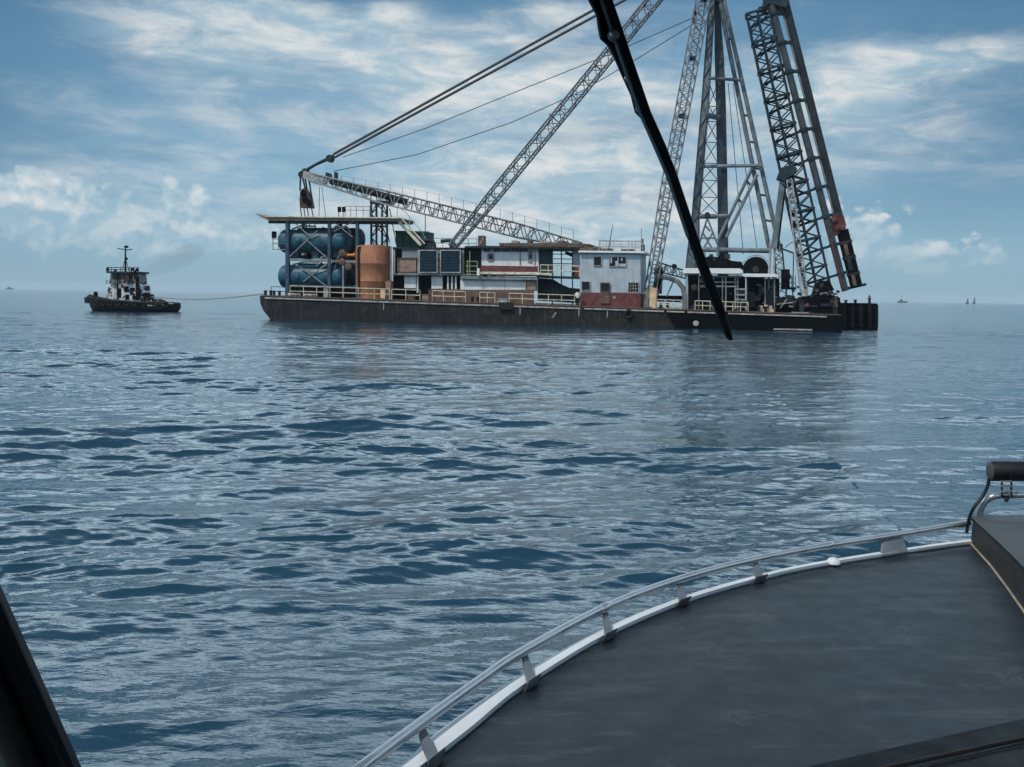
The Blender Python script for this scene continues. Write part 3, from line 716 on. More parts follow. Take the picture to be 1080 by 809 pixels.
t = MB(); t.rect(BF, 485.5, 294.2, 554.5, 306.5, 2.6, 9); t.build('lower_wall', white, wh)
for x in (509, 532):
    t = MB(); t.rect(BF, x, 294.6, x + .5, 306, 2.54, 2.59); t.build('wall_seam', strip_pale, wh)
t = MB(); t.rect(BF, 485.5, 305.6, 563, dy(530), 2.45, 2.58); t.build('plinth', brown, wh)
t = MB(); t.rect(BF, 555.6, 294.6, 565, 306, 2.5, 3.1); t.build('cable_box', pinkbrown, wh)
t = MB()
for y in (275.5, 280.5, 286, 289.5): t.tube(BF(491.5, y, 2.3), BF(503.5, y + .3, 2.3), .04, 5)
for x in (493, 495.5, 503.5): t.tube(BF(x, 265 if x == 495.5 else 275.5, 2.3), BF(x, 290.5, 2.3), .045, 5)
t.build('landing_rail', lime, wh)
t = MB(); t.rect(BF, 503.3, 283, 505.6, 290.5, 1.8, 2.1); t.build('life_buoy_box', white_clean, wh)
t = MB(); t.slab(BF, [(490, 261.4), (612, 262.4), (612, 260.4), (506, 259.1), (490, 259.6)], 2.4, 9.5); t.build('roof', steel_dark, wh)
t = MB(); t.slab(BF, [(527, 259.4), (611, 260.8), (622, 257.5), (612, 256.4), (526, 256.2)], 2.9, 8); t.build('upper_roof', brown, wh)
t = MB()
for x in (532, 548, 566, 584, 602): t.rect(BF, x, 259, x + 2, 261.6, 3.4, 3.8)
t.build('roof_block', dark, wh)
vs = MB(); vs.rect(BF, 504, 248.5, 510.6, 260.6, 4.5, 5.4); solo('vent_stack', 'small pinkish square vent stack on deckhouse roof beside the boom foot', 'vent', vs, pinkbrown, bevel=.04)
for x0, x1, y, c_ in ((539, 546, 254.2, 0), (556, 560, 253, 1), (570, 579, 254.6, 0), (588, 597, 254.4, 1)):
    t = MB(); t.rect(BF, x0, y, x1, 256.3, 3.6, 4.8); t.rect(BF, x0 + 1, y - .7, x1 - 2, y, 3.8, 4.5)
    solo('roof_crate', {539: 'low crate on deckhouse roof nearest the vent stack', 556: 'narrow box on deckhouse roof, second from the vent stack', 570: 'wide low crate on deckhouse roof, third from the vent stack', 588: 'low crate on deckhouse roof nearest the blue house'}[x0], 'crate', t, (strip_pale, brown)[c_], 'crates on the deckhouse roof')

# gallery between the deckhouses, open to the sky behind
ga = thing('open_gallery', 'dark open two storey gallery between the white deckhouse and blue house', 'gallery', base(590, 5))
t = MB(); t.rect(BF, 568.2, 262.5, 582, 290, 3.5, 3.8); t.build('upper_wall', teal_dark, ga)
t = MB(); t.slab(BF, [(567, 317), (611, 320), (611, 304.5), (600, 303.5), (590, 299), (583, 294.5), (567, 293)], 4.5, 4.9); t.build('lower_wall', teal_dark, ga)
t = MB(); t.slab(BF, [(566, 292.6), (611, 293.6), (611, 291.8), (566, 290.6)], 2.2, 7.5); t.build('floor_slab', steel_dark, ga)
rail(570, 611, 2.3, ga, cream, 11.5, 8.3, (.5,), .05, 'gallery_rail', yl(290.8, 292, 570, 611))
for x in (582, 591.5, 603.2):
    t = MB(); t.rect(BF, x, 262, x + .9, dy(x), 3.0, 3.2); t.build('post', steel_dark, ga)
t = MB(); t.rect(BF, 604, 264, 611, 281, 3.6, 4.0); t.build('side_panel', house_blue, ga)
t = MB(); t.rect(BF, 603.5, 281.5, 611, 292, 3.2, 3.5); t.build('red_panel', maroon, ga)
t = MB()
for y in (268, 273, 278): t.tube(BF(582, y, 7), BF(604, y + .3, 7), .05, 5)
t.build('far_rail', steel_grey, ga)
t = MB(); t.slab(BF, [(596, 268), (603, 271), (603, 266.5), (596, 265)], 5, 5.3); t.build('hanging_panel', dark, ga)

# ------------------------------------------------------------------ 7. blue-white house
hb = thing('accommodation_house', 'two storey pale blue house with maroon base on the barge deck', 'house', base(646, 5))
t = MB(); t.rect(BF, 611.5, 266, 675.5, 308.6, 1.6, 7.6); t.build('wall', house_blue, hb)
t = MB(); t.slab(BF, [(611.7, 308.6), (675.3, 309.2), (675.3, dy(675) + .4), (611.7, dy(611) + .4)], 1.5, 7.5); t.build('base_wall', maroon, hb)
t = MB(); t.slab(BF, [(610, 266.2), (680, 267), (680, 265), (610, 264.2)], 1.2, 8); t.build('roof', white_clean, hb)
for (x0, y0, x1, y1, kind_) in ((626.5, 271, 634, 280, 0), (643, 271.2, 660, 280.6, 1), (613.8, 297.2, 622, 305.8, 0), (663, 298.2, 673, 308, 2)):
    f = MB()
    for a, b, c_, d in ((x0 - .7, y0 - .7, x0, y1 + .7), (x1, y0 - .7, x1 + .7, y1 + .7), (x0, y0 - .7, x1, y0), (x0, y1, x1, y1 + .7)): f.rect(BF, a, b, c_, d, 1.48, 1.59)
    w = f.build('window', strip_pale, hb)
    f = MB(); f.rect(BF, x0, y0, x1, y1, 1.54, 1.59); f.build('pane', glass_dark, w)
    f = MB()
    if kind_ == 1:
        f.rect(BF, x0 + 1, y0 + .4, x0 + 2.4, y1 - 3, 1.50, 1.53); f.build('curtain', house_blue, w); f = MB()
        f.rect(BF, x0 + 6, y0 + 4, x0 + 9, y1, 1.50, 1.53); f.rect(BF, x0 + 8.4, y0, x0 + 9.2, y1, 1.48, 1.53); f.rect(BF, x0 + 12, y0 + 1, x0 + 13.5, y0 + 4, 1.50, 1.53); f.rect(BF, x0 + 9.6, y1 - 2.5, x1, y1, 1.49, 1.53)
        f.build('curtain', house_blue, w)
    elif kind_ == 2:
        for k in range(3): f.rect(BF, x0 + 2 + k * 2.5, y0, x0 + 2.4 + k * 2.5, y1, 1.46, 1.53)
        for k in range(2): f.rect(BF, x0, y0 + 3 + k * 3, x1, y0 + 3.4 + k * 3, 1.47, 1.53)
        f.build('window_bars', strip_pale, w)
    else:
        f.rect(BF, x0, (y0 + y1) / 2 - .3, x1, (y0 + y1) / 2 + .3, 1.49, 1.53); f.build('window_bar', steel_dark, w)
f = MB(); f.rect(BF, 633, 298, 643, 320, 1.38, 1.49); dr_ = f.build('door', brown, hb)
f = MB(); f.rect(BF, 634, 299, 642, 306.5, 1.33, 1.37); f.build('door_pane', glass_dark, dr_)
f = MB(); f.lathe(BF(641, 313, 1.38), -BF.n, [(0, .05), (.08, .05)], 8); f.build('handle', strip_pale, dr_)
f = MB(); f.lathe(BF(648, 313.5, 1.5), -BF.n, [(0, .16), (.05, .16), (.06, .05)], 10); f.build('base_disc', strip_pale, hb)
rail(632, 678, 2, hb, steel_pale, 11, 7.6, (.34, .67), .04, 'roof_rail', yl(264.5, 265.3, 632, 678))
rail(632, 678, 7, hb, steel_grey, 10, 11, (.5,), .04, 'roof_rail', yl(264.5, 265.3, 632, 678))
f = MB(); f.tube(BF(641.5, 264.5, 3), BF(646.3, 237, 3), .06, 5, .03); f.build('whip_antenna', steel_dark, hb)
f = MB(); f.tube(BF(676.5, 265, 3), BF(676.5, 240, 3), .05, 5, .03); f.build('whip_antenna', steel_grey, hb)
t = MB()
for x0, y0, x1, y1, v in ((612, 261, 626, 264.1, 2.4), (627, 260, 632, 264.3, 3.0), (633, 262, 645, 264.4, 2.6), (615, 259, 622, 261, 2.6), (655, 262.6, 668, 264.6, 3)):
    t.rect(BF, x0, y0, x1, y1, v, v + 1.5)
solo('timber_pile', 'brown scrap timber heaped on the blue house roof', 'scrap pile', t, brown)
t = MB(); t.rect(BF, 676, 258, 679.5, 265, 2.0, 2.6); t.rect(BF, 677, 252, 678.5, 258, 2.1, 2.4); solo('roof_winch', 'dark upright fitting on the blue house roof corner beside the lattice mast', 'fitting', t, steel_dark)

# small things on deck
def crate(x0, y0, x1, y1, v, d, m, lab, name='deck_crate', cat='crate'):
    ro = thing(name, lab, cat, BF((x0 + x1) / 2, y1, v))
    t = MB(); t.rect(BF, x0, y0, x1, y1, v, v + d); t.build('box_body', m, ro, bevel=.04)
    t = MB(); t.rect(BF, x0 - .3, y0 - .7, x1 + .3, y0, v - .05, v + d + .05); t.build('lid', m, ro)
    return ro
crate(401, 305, 406, dy(403), 1.0, .8, cream_tan, 'tan deck box at the foot of the brown tank')
crate(406.5, 297, 412, dy(409), 1.4, .9, pinkbrown, 'taller pale brown deck box beside the brown tank foot')
crate(445, dy(447) - 6, 452, dy(448), 1.0, .8, pinkbrown, 'grey brown deck box in front of the engine house')
crate(524, dy(526) - 4.5, 535, dy(530), .8, .7, strip_pale, 'pale deck box behind the rail before the white lower wall')
crate(341, 305, 346, dy(344), 1.2, .7, strip_pale, 'pale box beside the tank frame middle post')
crate(430, dy(432) - 5, 437, dy(433), 1.1, .7, brown, 'brown deck box in front of the white panels')
for x0, lab in ((306, 'pale sacks on the left deck end under the blue tanks'), (322, 'second heap of pale sacks beside the left deck rail')):
    t = MB()
    for k in range(4):
        p = base(x0 + k * 3, .9 + .2 * (k % 2)) + Vector((0, 0, .18)); t.lathe(p - BF.t * .3, BF.t, [(0, .05), (.08, .17), (.3, .22), (.52, .17), (.6, .05)], 10)
    solo('sack_heap', lab, 'sacks', t, strip_pale)

# person in a white shirt at the rail
def person(px, v):
    p = base(px, v); Hh = 1.72
    ro = thing('person', 'person in white shirt and dark trousers standing at the rail beside the blue house', 'person', p)
    me = bpy.data.meshes.new('body'); bm = bmesh.new(); lay = bm.verts.layers.skin.verify()
    J = {}
    def jv(k, x, y, z, r):
        a = bm.verts.new((x, y, z)); a[lay].radius = (r, r); J[k] = a
    jv('pel', 0, 0, .92, .145); jv('waist', 0, .01, 1.1, .135); jv('chest', 0, .02, 1.33, .155); jv('neck', 0, 0, 1.47, .06); jv('head', 0, -.02, 1.57, .09); jv('top', 0, -.02, 1.67, .085)
    for s_, k in ((-1, 'l'), (1, 'r')):
        jv('sh' + k, s_ * .17, .02, 1.38, .065); jv('el' + k, s_ * .25, .0, 1.1, .05); jv('ha' + k, s_ * .22, -.2, .98, .04)
        jv('hip' + k, s_ * .09, 0, .84, .10); jv('kn' + k, s_ * .1, -.01, .47, .07); jv('an' + k, s_ * .1, .02, .08, .05); jv('toe' + k, s_ * .11, -.14, .04, .04)
    for a, b in (('pel', 'waist'), ('waist', 'chest'), ('chest', 'neck'), ('neck', 'head'), ('head', 'top')): bm.edges.new((J[a], J[b]))
    for k in 'lr':
        for a, b in (('chest', 'sh' + k), ('sh' + k, 'el' + k), ('el' + k, 'ha' + k), ('pel', 'hip' + k), ('hip' + k, 'kn' + k), ('kn' + k, 'an' + k), ('an' + k, 'toe' + k)): bm.edges.new((J[a], J[b]))
    J['pel'][lay].use_root = True
    bm.to_mesh(me); bm.free()
    for m_ in (skin,): me.materials.append(m_)
    o = bpy.data.objects.new('body', me); C.objects.link(o); o.parent = ro
    o.modifiers.new('skin', 'SKIN'); s2 = o.modifiers.new('sub', 'SUBSURF'); s2.levels = 2; s2.render_levels = 2
    t = MB(); t.v = []
    def ell(mb, prof, c, sx, sy):
        n = 14; vs = []
        for z, r in prof:
            for j in range(n): q = 2 * math.pi * j / n; vs.append(p + Vector((c[0] + math.cos(q) * r * sx, c[1] + math.sin(q) * r * sy, z)))
        k = len(prof); mb.add(vs, [(i * n + j, i * n + (j + 1) % n, (i + 1) * n + (j + 1) % n, (i + 1) * n + j) for i in range(k - 1) for j in range(n)] + [tuple(range(n))[::-1], tuple(range((k - 1) * n, k * n))])
    ell(t, [(.86, .19), (1.1, .18), (1.3, .2), (1.42, .17), (1.47, .08)], (0, .01), 1.1, .85)
    for s_ in (-1, 1): t.path([p + Vector((s_ * .16, .02, 1.39)), p + Vector((s_ * .22, .01, 1.24)), p + Vector((s_ * .25, 0, 1.12))], [.085, .08, .075], 10)
    t.build('shirt', shirt, ro)
    t = MB()
    for s_ in (-1, 1): t.path([p + Vector((s_ * .08, 0, .93)), p + Vector((s_ * .09, 0, .8)), p + Vector((s_ * .1, 0, .47)), p + Vector((s_ * .1, .02, .09))], [.13, .125, .095, .08], 10)
    t.build('trousers', trousers, ro)
    t = MB(); ell(t, [(1.6, .1), (1.66, .105), (1.71, .07), (1.73, .02)], (0, 0), .95, 1.05); t.build('hair', dark, ro)
    ro.rotation_euler.z = 0
person(609, .8)

# ------------------------------------------------------------------ 8. the lying boom with hook block
bo = thing('lattice_boom', 'long grey lattice boom lying over the deckhouses with its head at the left', 'crane boom', BF(470, 225, 7))
ch, lc = MB(), MB()
UPB = BF.n.cross((BF(608, 258, 7) - BF(322, 185, 7)).normalized())
V7 = 7.0
lattice(ch, lc, BF(328, 187, V7), BF(405, 208, V7), UPB, .9, .85, 1.8, 1.55, 10, .10, .06)
lattice(ch, lc, BF(405, 208, V7), BF(545, 243, V7), UPB, 1.8, 1.55, 1.8, 1.6, 20, .10, .06, xb=False)
lattice(ch, lc, BF(545, 243, V7), BF(612, 259, V7), UPB, 1.8, 1.6, 1.4, .7, 9, .10, .06)
ch.build('chords', steel_grey, bo); lc.build('lacing', steel_grey, bo)
t = MB(); t.slab(BF, [(319, 187.5), (330, 193), (345, 197), (345, 187), (332, 182.5), (320, 180)], V7 - .5, V7 - .4); t.slab(BF, [(319, 187.5), (330, 193), (345, 197), (345, 187), (332, 182.5), (320, 180)], V7 + .4, V7 + .5); t.build('head_plate', steel_pale, bo)
for yy, xx in ((181, 321), (184, 317.5)):
    t = MB(); t.lathe(BF(xx, yy, V7 - .35), BF.n, [(0, .4), (.08, .42), (.2, .34), (.5, .34), (.62, .42), (.7, .4)], 16); t.build('sheave', steel_dark, bo)
t = MB(); t.slab(BF, [(343, 188), (349, 190), (347, 182.5), (343.5, 181.5)], V7 - .5, V7 + .3); t.slab(BF, [(352, 190), (354.5, 190.6), (354.5, 181.5), (352.5, 181.2)], V7 - .4, V7 + .2); t.build('lamp_bracket', steel_dark, bo)
t = MB()
for k in range(20):
    f = k / 19; x = 360 + 245 * f; y = 190.5 + (248 - 190.5) * f * 1.0 - 4.5 * math.sin(f * math.pi)
    t.tube(BF(x, y + 4, V7 + .5), BF(x, y - 5.5, V7 + .5), .03, 4)
pts = [BF(360 + 245 * k / 19, 190.5 + 57.5 * k / 19 - 4.5 * math.sin(k / 19 * math.pi) - 5, V7 + .5) for k in range(20)]
t.path(pts, .018, 4); t.build('walk_rail', steel_grey, bo)
t = MB(); t.bar(BF(345, 191, V7 + .1), BF(545, 242.5, V7 + .1), 1.3, .1, UPB); t.bar(BF(348, 190.5, V7 + .75), BF(430, 213.5, V7 + .75), .06, .8, UPB); t.build('walk_plate', steel_dark, bo)

hk = thing('hook_block', 'dark red rigging block hanging from the head of the lying boom', 'hook block', BF(322, 205, V7))
t = MB(); t.slab(BF, [(316, 219), (329, 219.5), (326.5, 206), (321, 198), (317, 200), (315.5, 210)], V7 - .5, V7 + .4); t.build('block_body', hook_red, hk, bevel=.08)
for x, y in ((320, 204), (322, 211), (326, 214)):
    t = MB(); t.lathe(BF(x, y, V7 - .5), -BF.n, [(0, .42), (.1, .42), (.12, .2), (.2, .15)], 14); t.build('sheave', dark, hk)
t = MB()
for xa, ya, xb_, yb in ((317, 186, 316.5, 201), (319, 186, 322, 199), (321.5, 186, 325, 206), (326, 189, 329, 210)): t.tube(BF(xa, ya, V7), BF(xb_, yb, V7), .11, 5)
t.build('upper_fall', steel_dark, hk)
t = MB()
for xa, xb_ in ((317, 320), (320.5, 324), (324, 328), (328.5, 334)): t.tube(BF(xa, 219, V7 - .2), BF(xb_, 246, V7 - .2), .075, 5)
t.build('lower_fall', brown, hk)
for xa, ya, xb_, yb, lab in ((337, 197, 336.5, 229, 'thin hanging wire behind the hook block, left of the pair'), (339.5, 197, 343.5, 229, 'thin slanting wire behind the hook block, right of the pair')):
    t = MB(); t.tube(BF(xa, ya, 5), BF(xb_, yb, 5), .035, 4); solo('hanging_wire', lab, 'wire', t, rope)

# pendants
pd = thing('boom_pendant', 'pair of thick wire pendants rising from the lying boom head', 'pendant wires', BF(345, 168, V7))
t = MB(); t.path([BF(321, 180.5, V7), BF(333, 173.5, V7), BF(344, 168.5, V7), BF(352, 164.5, V7)], [.2, .17, .22, .26], 8); t.build('bridle', steel_dark, pd)
t = MB(); t.lathe(BF(347, 167, V7 - .35), BF.n, [(0, .45), (.7, .45)], 12); t.build('pendant_sheave', steel_dark, pd)
for (xa, ya, xb_, yb) in ((352, 162.5, 735, -50), (353, 166, 738, -43)):
    t = MB(); t.tube(BF(xa, ya, V7), BF(xb_, yb, V7), .17, 6); t.build('pendant', rope, pd)
for pts_, lab in (([(361, 166), (450, 135), (540, 98.5), (640, 58.5), (735, 17)], 'thin wire running from pendant sheave to upper lattice mast, higher of two'), ([(352, 180.5), (440, 163), (540, 129), (612, 97), (672, 62), (732, 25)], 'thin sagging wire from lying boom head to lattice mast, lower of two')):
    t = MB(); t.path([BF(x, y, V7) for x, y in pts_], .05, 5); solo('stay_wire', lab, 'wire', t, rope, 'thin stay wires')

# ------------------------------------------------------------------ 9. raised diagonal boom
rb = thing('raised_boom', 'slender grey lattice boom raised steeply, crossing in front of the lying boom', 'crane boom', BF(480, 261, 3.4))
ch, lc = MB(), MB(); VB = 3.4
a, b, c_ = BF(477, 260.5, VB), BF(520, 207.5, VB), BF(737, -58, VB); UPR = BF.n.cross((c_ - a).normalized())
lattice(ch, lc, a, b, UPR, .8, .75, 1.15, 1.2, 7, .10, .05)
lattice(ch, lc, b, c_, UPR, 1.15, 1.2, 1.15, 1.2, 34, .10, .05)
ch.build('chords', tower_paint, rb); lc.build('lacing', tower_paint, rb)
for f in (.32, .62, .86):
    p = b.lerp(c_, f); t = MB(); t.bar(p - UPR * .72, p + UPR * .72, .12, .3, BF.n); t.bar(p - UPR * .72 - BF.n * .6, p - UPR * .72 + BF.n * .6, .2, .2); t.build('splice_plate', steel_dark, rb)
t = MB(); t.lathe(a - BF.n * .6, BF.n, [(0, .18), (1.2, .18)], 12); t.build('foot_pin', steel_dark, rb)

# ------------------------------------------------------------------ 10. slim lattice mast with cream foot
lm = thing('lattice_mast', 'slim leaning lattice mast with cream foot next to the blue house', 'mast', base(685, 4))
ch, lc = MB(), MB(); VM = 3.5
a, b, b2 = BF(686, 307, VM), BF(705, 194, VM), BF(751, -50, VM); UPM = BF.n.cross((b2 - a).normalized())
lattice(ch, lc, a, b, UPM, .95, .95, 1.15, 1.15, 16, .085, .045, rot=math.radians(28))
lattice(ch, lc, b, b2, UPM, 1.15, 1.15, 1.15, 1.15, 34, .085, .045, rot=math.radians(28))
ch.build('chords', steel_grey, lm); lc.build('lacing', steel_grey, lm)
t = MB(); t.slab(BF, [(678, dy(678) + .5), (683, dy(683) + .5), (684, 315), (686.2, 315), (687.5, dy(687) + .5), (691.5, dy(691) + .5), (693, 304), (683, 303), (681, 305)], VM - .7, VM + .6); t.build('mast_foot', cream_tan, lm, bevel=.04)
for f in (.3, .55, .8):
    p = b.lerp(b2, f); t = MB(); t.box(p, BF.t * .35, BF.n * .55, (0, 0, .12)); t.build('splice_plate', steel_dark, lm)
for xx, yy in ((733.5, 13), (732, 22)):
    t = MB(); t.lathe(BF(xx, yy, VM + .5), BF.n, [(0, .28), (.3, .28)], 10); t.build('sheave', steel_dark, lm)

# arched bracket with lattice behind mast
ab = thing('arched_bracket', 'dark arched bracket with small lattice between lattice mast and tower', 'bracket', base(710, 6))
t = MB()
t.path([BF(691, 291, 5), BF(705, 293, 5), BF(715, 297, 5), BF(720.5, 304, 5), BF(722, 312, 5), BF(722, 328, 5)], .28, 6); t.build('arch', steel_grey, ab)
ch, lc = MB(), MB(); lattice(ch, lc, BF(692, 281, 5.5), BF(724, 290, 5.5), BF.n.cross(BF.t) * -1, 1.0, 1.0, 1.0, .8, 7, .08, .05); ch.build('top_truss', steel_dark, ab); lc.build('truss_lacing', steel_grey, ab)
t = MB(); t.slab(BF, [(690, 308), (697, 310), (699, 285), (696, 280), (690, 282)], 5, 6); t.build('dark_gear', dark, ab)
t = MB()
for xa, ya, xb_, yb in ((694, 312, 699, 294), (703, 313, 711, 295)): t.bar(BF(xa, ya, 5), BF(xb_, yb, 5), .12, .14)
t.build('strut', steel_grey, ab)
t = MB(); t.slab(BF, [(693, 318), (722, 319), (722, 312), (693, 311.5)], 6, 8); t.build('low_machinery', dark, ab)
t = MB(); t.lathe(BF(711, 281, 5), BF.n, [(0, .3), (.4, .3)], 10); t.build('sheave', steel_dark, ab)

# ------------------------------------------------------------------ 11. the derrick tower
tw = thing('derrick_tower', 'tall grey derrick tower with laced legs rising out above the frame', 'tower', base(765, 8))
VT = 7.0
t = MB(); t.slab(BF, [(722.5, 288), (724, 270), (729, 230), (739.3, 110), (747.5, 0), (751.5, -50), (756, -50), (754, 0), (747.5, 110), (737.5, 230), (737.5, 270), (738.5, 288)], VT, VT + 1.3)
t.slab(BF, [(727, 328), (736, 328), (737, 288), (725, 288)], VT + .1, VT + 1.2)
leg = t.build('left_leg', tower_paint, tw)
t = MB()
Ls = [(722.9, 284), (724, 270), (729, 230), (734.2, 170), (739.3, 110), (743.4, 55), (747.5, 0), (750, -30)]; Rs = [(738.3, 284), (737.5, 270), (737.5, 230), (742.5, 170), (747.5, 110), (750.8, 55), (754, 0), (755.6, -30)]
def li(L, y):
    for (x0, y0), (x1, y1) in zip(L, L[1:]):
        if y1 <= y <= y0: return x0 + (x1 - x0) * (y - y0) / (y1 - y0)
    return L[-1][0]
y = 278; s_ = 0
while y > -15:
    y2 = y - 13; 
    xa, xb_ = (li(Ls, y) + .8, li(Rs, y2) - .8) if s_ else (li(Rs, y) - .8, li(Ls, y2) + .8)
    t.bar(BF(xa, y, VT - .03), BF(xb_, y2, VT - .03), .05, .16, BF.n); y = y2; s_ = 1 - s_
t.build('leg_lacing', steel_dark, tw)
t = MB()
for L in (Ls, Rs):
    for (x0, y0), (x1, y1) in zip(L, L[1:]): t.bar(BF(x0 + (.4 if L is Ls else -.4), y0, VT - .04), BF(x1 + (.4 if L is Ls else -.4), y1, VT - .04), .06, .14, BF.n)
t.build('leg_flange', tower_dark, tw)
t = MB(); t.slab(BF, [(757, 326), (757, 230), (755, 110), (753.5, 50), (753.5, -50), (760, -50), (759, 0), (763.5, 60), (765.5, 110), (767.8, 230), (768.3, 326)], VT + .9, VT + 2.3); t.build('centre_column', tower_dark, tw)
for (x0, y0, x1, y1) in ((757.5, -6, 811.5, 263), (762, -6, 823, 266)):
    t = MB(); t.tube(BF(x0, y0, VT + .6), BF(x1, y1, VT + .6), .24, 10); t.build('right_leg', tower_paint, tw)
t = MB(); t.slab(BF, [(750, -50), (764, -50), (764, -4), (756, 2)], VT + .2, VT + 1.8); t.build('head_block', tower_dark, tw)
t = MB()
for y in (40, 83, 121, 149, 177, 205, 232):
    fx = (y + 6) / 269.
    t.tube(BF(757.5 + 54 * fx, y, VT + .6), BF(762 + 61 * (y + 6) / 272., y + 1.5, VT + .6), .13, 6)
t.build('leg_rung', tower_dark, tw)
for (x0, y0, x1, y1, r) in ((748, 82.5, 782, 84.5, .17), (741, 175.5, 803, 174.5, .2), (746.5, 121.5, 759, 124.5, .3), (737, 229, 768, 227.5, .22)):
    t = MB(); t.tube(BF(x0, y0, VT - .1), BF(x1, y1, VT - .1), r, 8); t.build('cross_beam', tower_paint, tw)
for (x0, y0, x1, y1) in ((793, 178, 757, 254), (798.5, 184, 766, 250)):
    t = MB(); t.tube(BF(x0, y0, VT), BF(x1, y1, VT), .19, 8); t.build('diagonal_strut', tower_paint, tw)
t = MB()
for (x0, y0, x1, y1) in ((787, 190, 791.5, 195), (778, 209, 782.5, 214)): t.tube(BF(x0, y0, VT), BF(x1, y1, VT), .13, 6)
t.build('strut_rung', tower_dark, tw)
t = MB(); ys = [90, 112, 128, 150, 172, 190, 208, 226]
for y0, y1 in zip(ys, ys[1:]):
    l0, l1 = li(Rs, y0), li(Rs, y1)
    t.tube(BF(l0, y0, VT + .9), BF(757, y1, VT + .9), .05, 5); t.tube(BF(756.5, y0, VT + .9), BF(l1, y1, VT + .9), .05, 5)
    t.tube(BF(l1, y1, VT + .9), BF(757, y1 + .4, VT + .9), .05, 5)
t.build('web_bracing', tower_paint, tw)
t = MB()
for xa, ya, xb_, yb in ((746, 230, 735.5, 264), (746, 230, 759, 264), (739.5, 251, 755, 251), (741, 245, 751, 262), (752, 245, 742, 262), (744, 238, 749, 244)): t.tube(BF(xa, ya, VT - .3), BF(xb_, yb, VT - .3), .11, 6)
t.build('inner_frame', tower_paint, tw)
t = MB(); t.lathe(BF(746, 226.5, VT - .5), BF.n, [(0, .3), (.5, .3)], 12); t.box(BF(746, 229.5, VT), BF.t * 1.0, BF.n * .3, (0, 0, .12)); t.build('crown_sheave', steel_dark, tw)
t = MB(); t.tube(BF(741, 263.2, VT - .6), BF(812, 264.5, VT - .6), .27, 10); t.tube(BF(757, 260, VT - .8), BF(757, 270, VT - .8), .18, 6); t.build('lower_pipe', tower_paint, tw)
t = MB(); t.slab(BF, [(736, 284), (776, 284), (774, 276), (765, 272), (748, 270), (737, 274)], VT - 1.2, VT + 2); t.build('tower_base', dark, tw)
for x, y, w, hh in ((741, 266, 3, 6), (748, 268, 4, 3), (752, 271, 2.5, 4), (764, 268, 6, 5)):
    t = MB(); t.rect(BF, x, y, x + w, y + hh, VT - 1.4, VT - .7); t.build('motor_box', steel_dark if x > 745 else steel_grey, tw)
for (x0, y0, x1, y1, lab) in ((768, 88, 784, 268, 'thin vertical wire inside the derrick tower, next to the column'), (773, 88, 799, 266, 'thin vertical wire inside the derrick tower, next to the right leg')):
    t = MB(); t.tube(BF(x0, y0, VT + 1), BF(x1, y1, VT + 1), .04, 4); solo('hoist_wire', lab, 'wire', t, rope, 'hoist wires in the tower')

# ------------------------------------------------------------------ 12. machinery shelter: canopies, frame, winch
for x0, x1, y0, y1, lab in ((719, 783, 282.5, 288.8, 'longer white canopy roof below the derrick tower'), (782.5, 821, 288.2, 292.4, 'shorter white canopy roof below the winch drum')):
    cn = thing('white_canopy', lab, 'canopy', base((x0 + x1) / 2, 4), 'white canopies at the tower foot')
    t = MB(); t.slab(BF, [(x0 + .3, y1 - 2.2), (x0 + 2, y1 - .6), (x1 - 2, y1 - .2), (x1, y1 - 1.6), (x1 - 2, y0 + .6), (x0 + 3, y0 + .2)], 1.4, 6); t.build('roof', white_clean, cn)
    for x in ((723.5, 737, 762, 778) if x0 < 730 else (787.5, 807, 817)):
        t = MB(); t.tube(BF(x, y1 - .5, 1.8), BF(x, dy(x), 1.8), .06, 6); t.build('post', steel_grey, cn)
RC = random.Random(5)
cp = thing('winch_shelter', 'dark machinery block with pale pipe frames under the white canopies', 'machinery', base(760, 5))
t = MB(); t.rect(BF, 726, 290.5, 786, dy(770), 4.2, 6.8); t.build('engine_block', dark, cp)
t = MB(); t.rect(BF, 787, 294, 822, dy(800), 4.4, 6.8); t.build('gear_block', dark, cp)
t = MB()
for y in (291.5, 297.5, 302): t.tube(BF(752, y, 2.2), BF(783 if y < 295 else 779, y + .3, 2.2), .075, 6)
for x in (752.5, 765.5, 775.5): t.tube(BF(x, 291, 2.2), BF(x, 326, 2.2), .08, 6)
for y in (305, 311, 316): t.tube(BF(776, y, 2.2), BF(788, y + .4, 2.2), .09, 6)
t.build('pipe_frame', strip_pale, cp)
for x0, y0, x1, y1, m_ in ((776, 306.5, 786, 310, brown), (738, 293, 743, 298, steel_grey), (738.5, 300.5, 744, 303, strip_pale), (745, 318, 752, 325, steel_dark), (789, 308, 796, 324, teal_dark), (800, 300, 804, 312, steel_dark), (808, 305, 815, 322, steel_dark)):
    t = MB(); t.rect(BF, x0, y0, x1, y1, 3.5, 4.15); t.build('machine_box', m_, cp)
for k in range(26):
    x = RC.uniform(728, 819); y = RC.uniform(298, 326); L_ = RC.uniform(2, 7); v_ = RC.uniform(2.4, 3.9)
    t = MB()
    if RC.random() < .5: t.tube(BF(x, y, v_), BF(x + L_, y + RC.uniform(-1, 1), v_), RC.uniform(.04, .09), 6)
    elif RC.random() < .5: t.tube(BF(x, y, v_), BF(x + RC.uniform(-1.5, 1.5), y - L_, v_), RC.uniform(.04, .09), 6)
    else: t.lathe(BF(x, y, v_), -BF.n, [(0, .3), (.1, .34), (.3, .34), (.34, .15)], 10)
    t.build('pipe_fitting', RC.choice((strip_pale, steel_grey, steel_dark, brown, steel_dark)), cp)
t = MB(); t.slab(BF, [(725, 330), (737, 330), (737, 290), (725, 290)], 5, 5.8); t.build('pale_column', steel_grey, cp)
